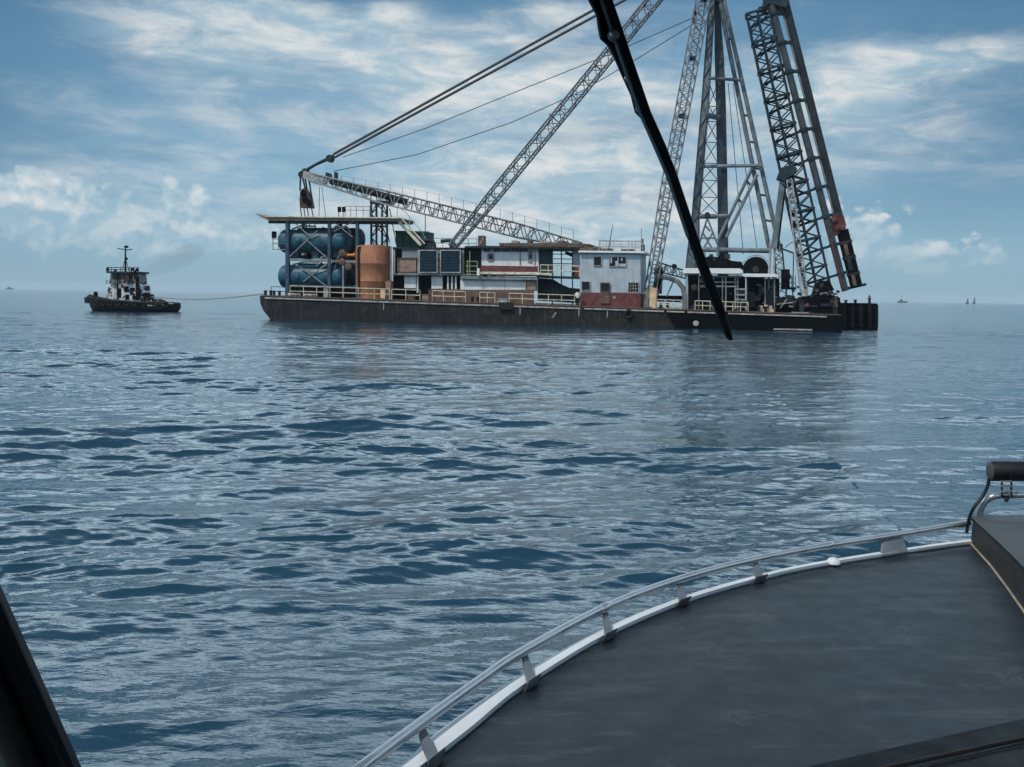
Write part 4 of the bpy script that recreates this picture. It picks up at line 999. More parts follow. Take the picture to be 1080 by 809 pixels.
wd = thing('winch_drum', 'big black winch drum with pale guard hoop above the shorter canopy', 'winch', BF(797, 284, 5.5))
cw = BF(797, 284, 4.6)
t = MB(); t.lathe(cw, BF.n, [(0, 1.36), (.12, 1.36), (.14, .8), (1.5, .8), (1.52, 1.36), (1.64, 1.36)], 28); t.build('drum', dark, wd)
t = MB(); t.path([cw + BF.t * (1.5 * math.cos(q)) + Vector((0, 0, 1.5 * math.sin(q))) - BF.n * .12 for q in [math.radians(a_) for a_ in range(-10, 165, 10)]], .07, 6); t.build('guard_hoop', steel_pale, wd)
t = MB(); t.lathe(cw - BF.n * .02, -BF.n, [(0, .35), (.2, .35), (.22, .12)], 14); t.build('hub', steel_dark, wd)
t = MB(); t.slab(BF, [(770, 284), (786, 284), (782, 276), (771, 275)], 5, 6.2); t.build('brake_housing', dark, wd)

# ------------------------------------------------------------------ 13. the pile leader
ld = thing('pile_leader', 'tall leaning dark lattice pile leader with two guide tubes at the barge end', 'pile leader', BF(868, 315, 5))
VL = 5.0
A0, A1 = BF(799.5, 14, VL), BF(864.5, 312, VL)
dL = (A1 - A0).normalized(); UPL = BF.n.cross(dL)
ch, lc = MB(), MB()
lattice(ch, lc, A0, A1, UPL, 1.9, 2.35, 1.9, 2.55, 20, .12, .07, rot=math.radians(6), xb=True)
for sv in (-.97, .97): ch.tube(A0 + BF.n * sv + UPL * .1, A1 + BF.n * sv + UPL * .1, .1, 6)
ch.build('chords', slate, ld); lc.build('lacing', slate, ld)
for k in range(11):
    t = MB(); f = k / 10; p = A0.lerp(A1, f); hw = 1.25
    t.bar(p - UPL * hw - BF.n * 1.05, p + UPL * hw - BF.n * 1.05, .22, .3, BF.n); t.bar(p - UPL * hw + BF.n * 1.0, p + UPL * hw + BF.n * 1.0, .22, .3, BF.n)
    t.bar(p - UPL * hw - BF.n * 1.0, p - UPL * hw + BF.n * .95, .2, .26, UPL); t.bar(p + UPL * hw - BF.n * 1.0, p + UPL * hw + BF.n * .95, .2, .26, UPL)
    t.build('cross_frame', slate, ld)
# guide tubes
g0, g1 = BF(808.5, -16, VL - .9), BF(891.5, 307, VL - .9)
t = MB(); t.tube(g0, g1, .36, 14); t.build('guide_tube', mat('guide_paint', (0.055, 0.066, 0.074), .5, spec=.2, var=.35, rust=.3, rustcol=(.10, .06, .045)), ld)
r0, r1 = BF(823.3, -16, VL - .4), BF(903.5, 303, VL - .4)
r05 = r0.lerp(r1, .765)
t = MB(); t.tube(r0, r05, .44, 14); t.build('guide_tube', steel_dark, ld)
t = MB(); t.tube(r0 - BF.n * .1 + UPL * .42, r05 - BF.n * .1 + UPL * .42, .13, 8); t.build('highlight_tube', steel_grey, ld)  # grey tube standing in for the highlight along the guide's right edge
for k in range(1, 11):
    t = MB(); f = k / 10.6; p = g0.lerp(g1, f); q = r0.lerp(r1, f); s0 = A0.lerp(A1, max(0, f * 1.07 - .06))
    t.bar(p, q, .32, .34, BF.n); t.bar(s0 + UPL * 1.1, p, .26, .22, BF.n)
    t.lathe(p - dL * .16, dL, [(0, .5), (.32, .5)], 12)
    t.build('clamp', slate, ld)
t = MB(); t.slab(BF, [(803, 8), (808, 7), (812, 3), (829, 8), (831, 2), (827, -14), (804, -14), (805, 2)], VL - 1.3, VL + .8); t.slab(BF, [(799, 12), (806, 10), (806, 6), (800, 7)], VL - .8, VL); t.build('head_gear', slate, ld)
t = MB(); t.slab(BF, [(857, 311), (880, 306), (875, 296), (866, 296), (860, 300)], VL - 1.2, VL + 1.2); t.build('foot_gear', dark, ld)
# hammer and pile in the second guide
hm_ = thing('pile_hammer', 'red and black piling hammer sitting low in the leader guide tube', 'pile hammer', BF(890, 270, VL))
t = MB(); t.tube(r05, r0.lerp(r1, .80), .5, 14); t.build('cap', red, hm_)
t = MB(); t.slab(BF, [(875, 231), (881, 225.5), (884, 226), (886, 233), (888.5, 234), (890, 240.5), (887, 241), (888, 246), (880, 249), (877.5, 243), (879, 242)], VL - .95, VL + .2); t.build('red_housing', red, hm_, bevel=.03)
for x, y in ((880, 232), (884, 240), (889, 240)):
    t = MB(); t.lathe(BF(x, y, VL - 1.1), -BF.n, [(0, .3), (.15, .3), (.2, .12)], 10); t.build('hammer_fitting', maroon, hm_)
t = MB(); t.tube(r0.lerp(r1, .81), r0.lerp(r1, .995), .62, 14); t.build('ram', dark, hm_)
for f in (.85, .90, .955):
    p = r0.lerp(r1, f); t = MB(); t.lathe(p - dL * .12, dL, [(0, .72), (.3, .72)], 14); t.build('band', steel_dark, hm_)
for f in (.875, .925, .975):
    p = r0.lerp(r1, f) - BF.n * .62 + UPL * .15; t = MB(); t.box(p, UPL * .18, BF.n * .08, dL * .6); t.build('side_plate', steel_dark if f > .9 and f < .95 else brown, hm_)
t = MB(); t.tube(r1 - dL * .1 - UPL * 1.0, r1 - dL * .1 + UPL * 1.1, .16, 8); t.build('foot_bar', steel_dark, hm_)
t = MB(); t.tube(BF(872, 234, VL - 1.5), BF(889, 304, VL - 1.5), .1, 6); t.build('red_hose', maroon, hm_)

# raking strut and ladder that hold the leader
rs = thing('leader_strut', 'thick grey hydraulic strut leaning from the leader to the deck', 'strut', base(812, 5))
t = MB(); t.slab(BF, [(819, 188), (823, 177), (836, 173), (841, 178), (838, 184), (830, 188), (827, 191)], VL - 1.3, VL + .5); t.build('head_clamp', slate, rs, bevel=.05)
t = MB(); t.bar(BF(825.5, 188, VL - .6), BF(816, 262, VL - .6), .6, .75, BF.n); t.build('barrel', tower_paint, rs)
t = MB(); t.bar(BF(828.8, 188, VL - .4), BF(819.6, 262, VL - .4), .3, .4, BF.n); t.build('barrel_shroud', steel_dark, rs)
for x0, x1 in ((813, 809), (817, 815.5)):
    t = MB(); t.tube(BF(x0, 255, VL - .6), BF(x1, 326, VL - .6), .13, 8); t.build('rod', steel_pale, rs)
ch, lc = MB(), MB(); lattice(ch, lc, BF(820.5, 258, VL), BF(825, 318, VL), BF.t, .8, .8, 1.2, 1.0, 8, .08, .05); ch.build('strut_frame', steel_dark, rs); lc.build('frame_lacing', steel_grey, rs)
t = MB(); t.lathe(BF(829, 292, VL - .7), -BF.n, [(0, .5), (.5, .5), (.6, .3)], 12); t.rect(BF, 824, 284, 833, 305, VL - .6, VL + .4); t.build('pump_unit', dark, rs)
for k in range(24):
    x = RC.uniform(836, 884); y = RC.uniform(296 + abs(x - 862) * .3, 322); v_ = RC.uniform(1.1, 1.9); a_ = RC.uniform(0, 3.1); L_ = RC.uniform(2, 6)
    t = MB(); t.bar(BF(x, y, v_), BF(x + L_ * math.cos(a_), y + L_ * math.sin(a_) * .8, v_), RC.uniform(.12, .4), RC.uniform(.1, .3), BF.n); t.build('foot_fitting', RC.choice((dark, steel_dark, steel_dark, slate, brown)), ld)
pl = thing('pale_ladder', 'pale rusty lattice ladder between the hydraulic strut and the leader', 'ladder', base(845, 4))
ch, lc = MB(), MB(); lattice(ch, lc, BF(832.5, 190, VL - 1.2), BF(849, 316, VL - 1.2), BF.t, .45, .55, .6, .7, 24, .075, .04, xb=False); ch.build('stringer', steel_pale, pl); lc.build('rungs', strip_pale, pl)
t = MB(); t.slab(BF, [(843, 327), (849, 320), (853, 328), (855, 327), (853, 316), (851, 305), (848, 305), (849, 316)], VL - 1.6, VL - 1.3); t.build('ladder_foot', strip_pale, pl)
t = MB(); t.rect(BF, 836.5, 233, 839, 239, VL - 1.6, VL - 1.1); t.build('junction_box', dark, pl)
t = MB(); t.path([BF(828, 261, 4), BF(835, 255.5, 4), BF(848, 253, 4), BF(862, 252, 4)], .05, 5); solo('hydraulic_hose', 'thin dark hose looping from strut to leader lattice', 'hose', t, rope)
st = thing('service_platform', 'small railed service platform behind the hydraulic strut', 'platform', base(833, 7))
t = MB(); t.tube(BF(824, 262, 6), BF(837, 267, 6), .1, 6); t.tube(BF(837, 267, 6), BF(836, 318, 6), .08, 6); t.build('davit', steel_grey, st)
t = MB()
for y in (293, 298, 303): t.tube(BF(831, y, 5.8), BF(839, y + .3, 5.8), .05, 5)
for x in (831, 835, 839): t.tube(BF(x, 290, 5.8), BF(x, 306, 5.8), .05, 5)
t.build('platform_rail', steel_pale, st)
t = MB(); t.rect(BF, 830, 303.5, 840, 305.2, 5.4, 7); t.build('platform_floor', steel_dark, st)
# stern deck gear
sg = thing('stern_winches', 'jumble of dark winch gear on deck below the hydraulic strut', 'winch gear', base(832, 4))
t = MB(); t.slab(BF, [(818, 331), (846, 332), (846, 317), (838, 314), (826, 313), (818, 318)], 3.5, 6.5); t.build('gear_block', dark, sg)
for x, y, r in ((824, 318, .45), (832, 316, .5), (840, 320, .42)):
    t = MB(); t.lathe(BF(x, y, 3.5), -BF.n, [(0, r), (.1, r), (.12, r * .6), (.5, r * .6), (.52, r), (.6, r)], 16); t.build('spool', steel_dark, sg)
t = MB(); t.bar(BF(823, 325, 2.8), BF(830, 315, 2.8), .12, .12); t.bar(BF(832, 323, 2.8), BF(843, 324, 2.8), .1, .14); t.bar(BF(819, 321, 2.8), BF(845, 318, 2.8), .07, .1); t.build('lever_bar', strip_pale, sg)
for x0, x1, lab, m_ in ((800, 816, 'orange tan pallet of gear on deck edge under the shorter canopy', cream_tan),):
    pa = thing('gear_pallet', lab, 'pallet', base(808, 1))
    t = MB(); t.rect(BF, x0, dy(x0) - 3, x1, dy(x0) + .2, .8, 2.2); t.build('pallet_base', m_, pa)
    for k in range(3):
        t = MB(); t.rect(BF, x0 + 1 + k * 5, dy(x0) - 6.5 - (k % 2), x0 + 4.5 + k * 5, dy(x0) - 3, 1.0, 1.7); t.build('gear_box', (strip_pale, cream_tan, strip_pale)[k], pa, bevel=.03)
for x, lab in ((845, 'pale plank lying on the stern deck edge'), (710, 'pale plank lying along the deck edge by the cream mast foot')):
    t = MB(); t.slab(BF, [(x - 10, dy(x) - 1.6), (x + 8, dy(x) - 1.0), (x + 8, dy(x) - .1), (x - 10, dy(x) - .6)], .2, .5); solo('plank', lab, 'plank', t, strip_pale)

# ------------------------------------------------------------------ the tug
RC = random.Random(21)
tug = thing('tugboat', 'small dark tugboat with white wheelhouse towing at the left', 'tugboat', TF(142, 328, 2.4))
def tug_hull():
    st_ = [(93.0, 310.5, 317, .15), (94.5, 310.5, 322, 1.0), (98, 311.2, 329.5, 1.7), (105, 313, 330, 2.25), (120, 316, 330, 2.4), (140, 317.5, 330, 2.4), (160, 318, 330, 2.4), (180, 318.4, 330, 2.3), (188, 319, 329.5, 2.0), (190.8, 320, 325, 1.4)]
    vs, fs = [], []; n = 8
    for px, yt, yb, hb_ in st_:
        for k in range(n):
            f = k / (n - 1)                     # round the section: port top, keel, starboard top
            s_ = math.cos(math.pi * f); dep = math.sin(math.pi * f) ** .45 if 0 < f < 1 else 0
            vs.append(TF(px, yt + (yb - yt) * dep, 2.4 - s_ * hb_ * (1 if f in (0, 1) else .97)))
    m = len(st_)
    for i in range(m - 1):
        for k in range(n - 1): fs.append((i * n + k, i * n + k + 1, (i + 1) * n + k + 1, (i + 1) * n + k))
        fs.append((i * n + n - 1, i * n, (i + 1) * n, (i + 1) * n + n - 1))
    fs += [tuple(range(n)), tuple(range((m - 1) * n, m * n))]
    return MB().add(vs, fs)
tug_hull().build('hull', tug_black, tug)
t = MB(); t.path([TF(x, y, v) for x, y, v in ((189, 320.5, .3), (170, 319.6, -.08), (140, 318.8, -.1), (115, 317, -.1), (100, 315, .6), (95, 313.6, 1.5), (93, 313, 2.4))], .22, 8); t.build('rubbing_belt', rubber, tug)
for x in (101, 108, 116, 124, 133, 142, 152, 163, 175):
    t = MB(); t.torus(TF(x, 319.5 + (x - 100) * .02, -.12 if x > 110 else .3), TF.n, .33, .16, 14, 6); t.build('fender_tyre', rubber, tug)
t = MB(); t.lathe(TF(94, 316.5, 2.4) - TF.t * .1, (0, 0, 1), [(-.5, .3), (-.4, .6), (.4, .6), (.5, .3)], 14); t.build('bow_fender', rubber, tug)
t = MB(); t.slab(TF, [(121, 316.5), (150, 317), (149, 301), (146, 299.5), (123.5, 299)], 1.0, 3.8); t.build('deckhouse', white, tug, bevel=.05)
t = MB(); t.slab(TF, [(112, 315.5), (121, 316), (122.5, 299), (117, 299.5), (114.5, 303)], 1.6, 3.2); t.build('fore_casing', white, tug, bevel=.05)
t = MB(); t.slab(TF, [(115, 299), (147, 299.8), (146, 287.5), (117, 287)], 1.2, 3.6); t.build('wheelhouse', mat('tug_grey', (0.20, 0.20, 0.20), .6, var=.5, scale=1.6, rust=.3), tug, bevel=.05)
for x0, x1 in ((118.3, 122.5), (123.5, 128), (129, 133.5), (135, 139.5), (141, 145)):
    t = MB(); t.rect(TF, x0, 289, x1, 294.4, 1.12, 1.19); t.build('window', glass_dark, tug)
for x0, y0, x1, y1 in ((131, 302, 135.5, 308), (137, 303.5, 142, 311), (132, 310.5, 136, 316), (139.5, 312, 143.5, 316), (144.5, 304, 148, 315), (124, 304, 127.5, 314)):
    t = MB(); t.rect(TF, x0, y0, x1, y1, .92, .99); t.build('opening', dark, tug)
t = MB(); t.slab(TF, [(112, 288), (147, 288.6), (147, 286.6), (112, 286)], .9, 3.9); t.build('bridge_roof', steel_dark, tug)
t = MB(); t.rect(TF, 123.2, 288.5, 124.4, 316, .85, .95); t.build('stanchion', dark, tug)
t = MB()
for y in (298.5, 296.5): t.tube(TF(112, y, .7), TF(150, y + .5, .7), .04, 5)
for k in range(9): t.tube(TF(112 + k * 4.7, 294.8, .7), TF(112 + k * 4.7, 300, .7), .04, 5)
t.build('bridge_rail', steel_dark, tug)
t = MB()
for y in (282, 284.2): t.tube(TF(113, y, 1.0), TF(146, y + .5, 1.0), .05, 5)
for k in range(8): t.tube(TF(113 + k * 4.7, 281.4, 1.0), TF(113 + k * 4.7, 287, 1.0), .05, 5)
t.build('top_rail', dark, tug)
for x, y in ((113, 284), (139, 284), (144.3, 284.5), (121, 286)):
    t = MB(); t.rect(TF, x - 1.1, y - 1.5, x + 1.1, y + 1.8, 1.2, 1.5); t.build('flood_lamp', dark, tug)
t = MB(); t.tube(TF(132.3, 287, 2.2), TF(132.3, 259, 2.2), .16, 8, .09); t.tube(TF(124, 262, 2.2), TF(132, 263.6, 2.2), .07, 5); t.tube(TF(132.5, 263.8, 2.2), TF(139.8, 262.8, 2.2), .07, 5); t.rect(TF, 131, 259, 134, 261.4, 2.0, 2.4); t.rect(TF, 131.2, 271.5, 133.4, 274, 2.0, 2.4); t.tube(TF(132.3, 272, 2.2), TF(128.5, 287, 2.2), .05, 5); t.tube(TF(132.3, 272, 2.2), TF(136.5, 287, 2.2), .05, 5); t.build('mast', dark, tug)
t = MB(); t.slab(TF, [(131.5, 298), (135.5, 298), (135.7, 290.5), (132, 290.5)], .5, .9); t.build('funnel', mat('funnel_brown', (0.06, 0.028, 0.026), .7, var=.4), tug)
t = MB(); t.rect(TF, 143, 292, 145.5, 317, .4, .8); t.build('exhaust_stack', dark, tug)
t = MB(); t.bar(TF(147, 304, 2.0), TF(154.5, 297, 2.0), .14, .16); t.tube(TF(151, 316, 2), TF(150, 301, 2), .12, 6); t.rect(TF, 152.6, 301.5, 155.8, 306.5, 1.6, 2.2); t.build('deck_crane', steel_dark, tug)
t = MB(); t.lathe(TF(156, 313, 1.6), TF.n, [(0, .4), (.1, .4), (.12, .25), (1.2, .25), (1.22, .4), (1.32, .4)], 14); t.rect(TF, 148.5, 309, 153, 317.5, 1.4, 3.0); t.build('tow_winch', dark, tug)
for k in range(46):
    x = RC.uniform(114, 158) if k < 30 else RC.uniform(146, 170); y = RC.uniform(284, 316) if x < 146 else RC.uniform(min(315, 301 + max(0, x - 148) * 1.3), 317.5); v_ = RC.uniform(.45, .95); L_ = RC.uniform(1.2, 4)
    t = MB()
    if RC.random() < .5: t.rect(TF, x, y, x + L_ * .6, y + RC.uniform(1.2, 3.5), v_, v_ + .25)
    else: t.tube(TF(x, y, v_), TF(x + RC.uniform(-2.5, 2.5), y + L_ * 1.3, v_), .09, 5)
    t.build('deck_fitting', RC.choice((dark, dark, dark, steel_dark, white, maroon)), tug)
t = MB(); t.slab(TF, [(160, 318.5), (168, 319), (167, 316.5), (160, 315)], 1.4, 3.4); t.build('aft_hatch', steel_dark, tug)
t = MB(); t.slab(TF, [(111, 315.5), (113, 315.7), (118.5, 300.5), (117, 300)], .9, 1.05); t.build('bow_ladder', strip_pale, tug)
t = MB()
for x0, x1, y in ((155.5, 163.5, 321.4), (165.5, 171.5, 319.6), (176, 182.5, 319.2), (171.5, 174, 321)): t.slab(TF, [(x0, y + 1.4), (x1, y + 1.6), (x1, y + .3), (x0, y)], -.16, .02)
t.build('hull_marking', strip_pale, tug)
t = MB(); t.lathe(TF(101, 312.4, 2.4), (0, 0, 1), [(0, .3), (.4, .35), (.7, .2)], 10); t.build('anchor_windlass', dark, tug)
# thin exhaust smoke drifting off the tug's stack
t = MB(); sp_ = [(144.5, 291, 1), (152, 287.5, 2), (163, 284, 4), (176, 278, 7), (191, 271, 10), (206, 266, 14), (216, 263, 16)]
t.path([TF(*q) for q in sp_], [.35, .7, 1.1, 1.6, 1.9, 1.5, .3], 16)
sm_ = bpy.data.materials.new('smoke_air'); sm_.use_nodes = True; nt_ = sm_.node_tree
nt_.nodes.remove(nt_.nodes['Principled BSDF']); pv2 = nt_.nodes.new('ShaderNodeVolumePrincipled'); pv2.inputs['Color'].default_value = (.12, .13, .14, 1); pv2.inputs['Density'].default_value = 0.035
nt_.links.new(pv2.outputs[0], [n for n in nt_.nodes if n.type == 'OUTPUT_MATERIAL'][0].inputs['Volume'])
kind(solo('exhaust_smoke', 'faint grey smoke drifting from the tugboat stack towards the barge', 'smoke', t, sm_), 'stuff')
# tow line
t = MB(); p0, p1 = TF(158, 313, 2.4), BF(281, 309.5, 6)
t.path([p0.lerp(p1, f) - Vector((0, 0, 0.55 * math.sin(math.pi * f))) for f in [k / 16 for k in range(17)]], .07, 6)
solo('tow_rope', 'thin pale tow rope between the tugboat and the barge', 'rope', t, rope_pale)

# ------------------------------------------------------------------ vessels on the horizon
def far_frame(px, D): 
    a = ground(px - 20, D); b = ground(px + 20, D); return Frame(a, b)
F1 = far_frame(952, 2600); fs = thing('distant_ship', 'faint low distant ship on the horizon beside the stern pontoon', 'ship', ground(952, 2600))
t = MB(); t.slab(F1, [(947, 317.6), (949, 319.8), (956.5, 319.9), (957.5, 317.6)], 0, 8); t.build('hull', haze_grey, fs)
t = MB(); t.rect(F1, 949.5, 315.9, 952, 317.8, 2, 6); t.tube(F1(951, 316, 4), F1(951, 310, 4), .35, 5); t.build('bridge', haze_grey, fs)
for px, hh, lab in ((1020.5, 5.5, 'tiny dark upright boat on the horizon, shorter of two'), (1027.5, 6.5, 'tiny dark upright boat on the horizon, taller of two')):
    F2 = far_frame(px, 2200); sb = thing('distant_boat', lab, 'boat', ground(px, 2200), 'pair of tiny boats on the horizon')
    t = MB(); t.slab(F2, [(px - 1.4, 319.4), (px - 1, 320.9), (px + 1, 320.9), (px + 1.6, 319.2)], 0, 4); t.build('hull', haze_grey, sb)
    t = MB(); t.slab(F2, [(px - 1, 319.3), (px + 1.1, 319.3), (px + .8, 320 - hh), (px + .3, 319.5 - hh)], 1, 1.8); t.build('sail', haze_grey, sb)
F3 = far_frame(10, 3000); fs = thing('distant_ship', 'very faint ship on the horizon at the far left behind the tugboat', 'ship', ground(10, 3000))
t = MB(); t.slab(F3, [(6, 304.0), (7, 305.1), (13, 305.2), (14, 304.1)], 0, 8); t.build('hull', haze_grey, fs)
t = MB(); t.rect(F3, 8, 302.6, 10.5, 304.2, 2, 6); t.build('bridge', haze_grey, fs)
# ------------------------------------------------------------------ the boat we stand in
exec_boat = True
def bmat_deck():
    m = bpy.data.materials.new('deck_nonskid'); m.use_nodes = True; t = m.node_tree; b = t.nodes['Principled BSDF']; q = NG(t)
    pos = q.n('ShaderNodeNewGeometry').outputs['Position']
    n = q.noise(pos, 1.6, 6, 0.6); n2 = q.noise(pos, 9, 6, 0.65)
    c = q.mix(q.rng(n, .3, .7), (0.007, 0.0115, 0.0155, 1), (0.0095, 0.015, 0.020, 1))
    mp = q.n('ShaderNodeMapping'); t.links.new(pos, mp.inputs[0]); mp.inputs['Rotation'].default_value = (0, 0, .5); mp.inputs['Scale'].default_value = (1.2, 5, 1)
    sc = q.noise(mp.outputs[0], 2.2, 8, .7)
    c = q.mix(q.m('MULTIPLY', q.rng(sc, .54, .66), .55), c, (0.045, 0.053, 0.060, 1))
    sc2 = q.noise(pos, 3.0, 3, .5); sc3 = q.noise(pos, 60, 4, .6)
    c = q.mix(q.m('MULTIPLY', q.m('MULTIPLY', q.rng(sc2, .58, .66), q.rng(sc3, .42, .6)), .55), c, (0.050, 0.057, 0.062, 1))
    fl = q.noise(pos, 42, 2, .5)
    c = q.mix(q.m('MULTIPLY', q.rng(fl, .76, .80), .6), c, (0.22, 0.22, 0.22, 1))
    t.links.new(c, b.inputs['Base Color']); t.links.new(q.rng(n2, .3, .7, .44, .54), b.inputs['Roughness']); b.inputs['Specular IOR Level'].default_value = .25
    bn = q.n('ShaderNodeBump'); bn.inputs['Strength'].default_value = .25; bn.inputs['Distance'].default_value = .004
    t.links.new(q.m('ADD', q.m('MULTIPLY', q.noise(pos, 210, 3, .6), 1.6), q.m('MULTIPLY', n2, 1.0)), bn.inputs['Height']); t.links.new(bn.outputs[0], b.inputs['Normal'])
    return m
deck_m = bmat_deck()
gel = mat('white_gelcoat', (0.60, 0.62, 0.63), 0.35, var=.06, scale=3, bump=.02)
alloy = mat('rail_alloy', (0.38, 0.40, 0.42), 0.32, .7, var=.12, scale=6)
alloy_dull = mat('stanchion_alloy', (0.17, 0.185, 0.20), 0.5, .4, var=.2, scale=8)
coaming = mat('coaming_brown', (0.028, 0.024, 0.023), 0.6, var=.2, scale=5, bump=.1)
trimline = mat('worn_edge', (0.26, 0.22, 0.17), 0.6, var=.3, scale=8)
hatch_m = mat('hatch_grey', (0.060, 0.066, 0.070), 0.6, var=.2, scale=4, bump=.08)
black_vinyl = mat('black_vinyl', (0.008, 0.008, 0.009), 0.5, var=.3, scale=12)
wiper_m = mat('wiper_black', (0.0025, 0.003, 0.0035), 0.5, var=.3, scale=30, spec=.3)
chrome = mat('worn_chrome', (0.35, 0.35, 0.36), 0.3, .9, var=.2, scale=40)
seal_m = mat('window_rubber', (0.006, 0.006, 0.006), 0.65, var=.3, scale=20)
trim_m = mat('cream_trim', (0.62, 0.54, 0.43), 0.6, var=.1, scale=10)
dash_m = mat('dash_brown', (0.030, 0.020, 0.014), 0.6, var=.3, scale=12)
roof_m = mat('cabin_lining', (0.50, 0.48, 0.44), 0.8, var=.1, scale=5)
DZ = 1.9
def onz(px, py, z):
    d = ray(px, py); k = (z - CAM_H) / d.z; return EYE + d * k
boat = thing('patrol_boat', 'dark decked boat in front with silver side rail and white gunwale', 'boat', (1.2, 2.6, DZ))
inner = [(432, 824), (455, 806), (497, 773), (552, 728), (639, 674), (723, 637), (795, 615), (847, 602), (930, 588), (1022, 575), (1120, 566), (1240, 561)]
outer = [(402, 824), (429, 806), (464, 774), (549, 715), (636, 666), (717, 633.5), (792, 612), (845, 600), (929, 586), (1021, 573), (1120, 564), (1240, 559)]
railp = [(362, 824), (386, 806), (445, 762), (510, 715), (552, 687), (639, 640.5), (717, 611), (795, 590.5), (873, 575.5), (944, 564.5), (1022, 551.5)]
def smooth_curve(pts, sub=5):
    out = []; P_ = [pts[0] + (pts[0] - pts[1])] + pts + [pts[-1] + (pts[-1] - pts[-2])]
    for i in range(1, len(P_) - 2):
        a, b, c_, d = P_[i - 1:i + 3]
        for k in range(sub):
            f = k / sub
            out.append(.5 * ((2 * b) + (c_ - a) * f + (2 * a - 5 * b + 4 * c_ - d) * f * f + (3 * b - a - 3 * c_ + d) * f ** 3))
    return out + [pts[-1]]
IN = smooth_curve([onz(x, y, DZ) for x, y in inner]); OUT = smooth_curve([onz(x, y, DZ - .01) for x, y in outer])
# make the first run begin further aft, beyond the frame
IN = [IN[0] + (IN[0] - IN[3]) * 3] + IN; OUT = [OUT[0] + (OUT[0] - OUT[3]) * 3] + OUT
def deck_mesh():
    mb = MB(); c = Vector((2.6, 1.2, DZ)); rows = 14; n = len(IN); vs = []
    for i, p in enumerate(IN):
        for k in range(rows + 1):
            f = k / rows; e = p.lerp(Vector((p.x * .35 + 1.6, .55 + p.x * .25, DZ)), f); e.z = DZ + .10 * (1 - (1 - f) ** 2); vs.append(e)
    fs = [(i * (rows + 1) + k, (i + 1) * (rows + 1) + k, (i + 1) * (rows + 1) + k + 1, i * (rows + 1) + k + 1) for i in range(n - 1) for k in range(rows)]
    return mb.add(vs, fs)
dm = deck_mesh(); dm.build('foredeck', deck_m, boat)
from mathutils.bvhtree import BVHTree
DBVH = BVHTree.FromPolygons([tuple(p) for p in dm.v], dm.f)
def on_deck(px, py):
    h_ = DBVH.ray_cast(EYE, ray(px, py))[0]
    return h_ if h_ is not None else onz(px, py, DZ + .05)
t = MB(); n = len(IN); vs = []
for i in range(n):
    a, b = IN[i], OUT[i]; o_ = (b - a); o_.z = 0; on = o_.normalized()
    vs += [a + Vector((0, 0, .006)), a + Vector((0, 0, .020)), a.lerp(b, .5) + Vector((0, 0, .026)), b + Vector((0, 0, .012)), b + on * .02 + Vector((0, 0, -.03)), b + on * .015 + Vector((0, 0, -.12)), b - on * .25 + Vector((0, 0, -1.1)), b - on * .5 + Vector((0, 0, -2.2))]
fs = [(i * 8 + k, i * 8 + k + 1, (i + 1) * 8 + k + 1, (i + 1) * 8 + k) for i in range(n - 1) for k in range(7)]
t.add(vs, fs).build('gunwale', gel, boat)
# rail: each rail pixel stands over the outer edge at the same bearing
def over_edge(px, py):
    d = ray(px, py); best = None
    for a, b in zip(OUT, OUT[1:]):
        for k in range(8):
            p = a.lerp(b, k / 8); e = abs(p.x * d.y - p.y * d.x) / max(p.length, .1)
            if best is None or e < best[0]: best = (e, p)
    p = best[1]; k = math.hypot(p.x, p.y) / math.hypot(d.x, d.y); return EYE + d * k
RL = smooth_curve([over_edge(x, y) for x, y in railp], 6); RL = [RL[0] + (RL[0] - RL[2]) * 4] + RL
t = MB(); t.path(RL, .0175, 14); t.build('side_rail', alloy, boat)
for (xt, yt, xb_, yb, w) in ((445, 772, 459, 806, .05), (553, 691, 561, 722, .045), (638, 645, 642, 672, .045), (717, 615, 720, 636, .045), (797, 594, 801, 612, .045)):
    a = over_edge(xt, yt); b = onz(xb_, yb, DZ + .015)
    t = MB(); d = (b - a); u = Vector((RL[20] - RL[19])).normalized()
    i = min(range(len(RL)), key=lambda k: (RL[k] - a).length); u = (RL[min(i + 1, len(RL) - 1)] - RL[max(i - 1, 0)]).normalized()
    wv = d.cross(u).normalized() * .006
    t.prism([a - u * w * .35 - wv, a + u * w * .35 - wv, b + u * w * .55 - wv, b - u * w * .55 - wv], wv * 2)
    t.box(b, u * w * .9, wv.normalized() * .03, (0, 0, .004)); t.build('stanchion', alloy_dull, boat, bevel=.003)
t = MB(); a0, a1 = over_edge(931, 568), over_edge(951, 565); b0, b1 = onz(929, 586, DZ + .01), onz(957, 582, DZ + .01); wv = (a1 - a0).cross(Vector((0, 0, 1))).normalized() * .008
t.prism([a0 - wv, a1 - wv, b1 - wv, b0 - wv], wv * 2); t.build('stanchion', alloy_dull, boat, bevel=.003)
i = min(range(len(RL)), key=lambda k: (RL[k] - over_edge(876, 575)).length)
for px in (639, 876):
    i = min(range(len(RL)), key=lambda k: (RL[k] - over_edge(px, 640 if px < 700 else 575)).length); d = (RL[i + 1] - RL[i]).normalized()
    t = MB(); t.lathe(RL[i] - d * .03, d, [(0, .0185), (.005, .0205), (.055, .0205), (.06, .0185)], 14); t.build('rail_sleeve', alloy, boat)
# white button modelled in place of a light glint on the foredeck edge
t = MB(); c_ = onz(879, 594, DZ + .01); t.lathe(c_, (0, 0, 1), [(0, .035), (.01, .033), (.022, .024), (.028, .01)], 16); t.build('deck_glint', gel, boat)
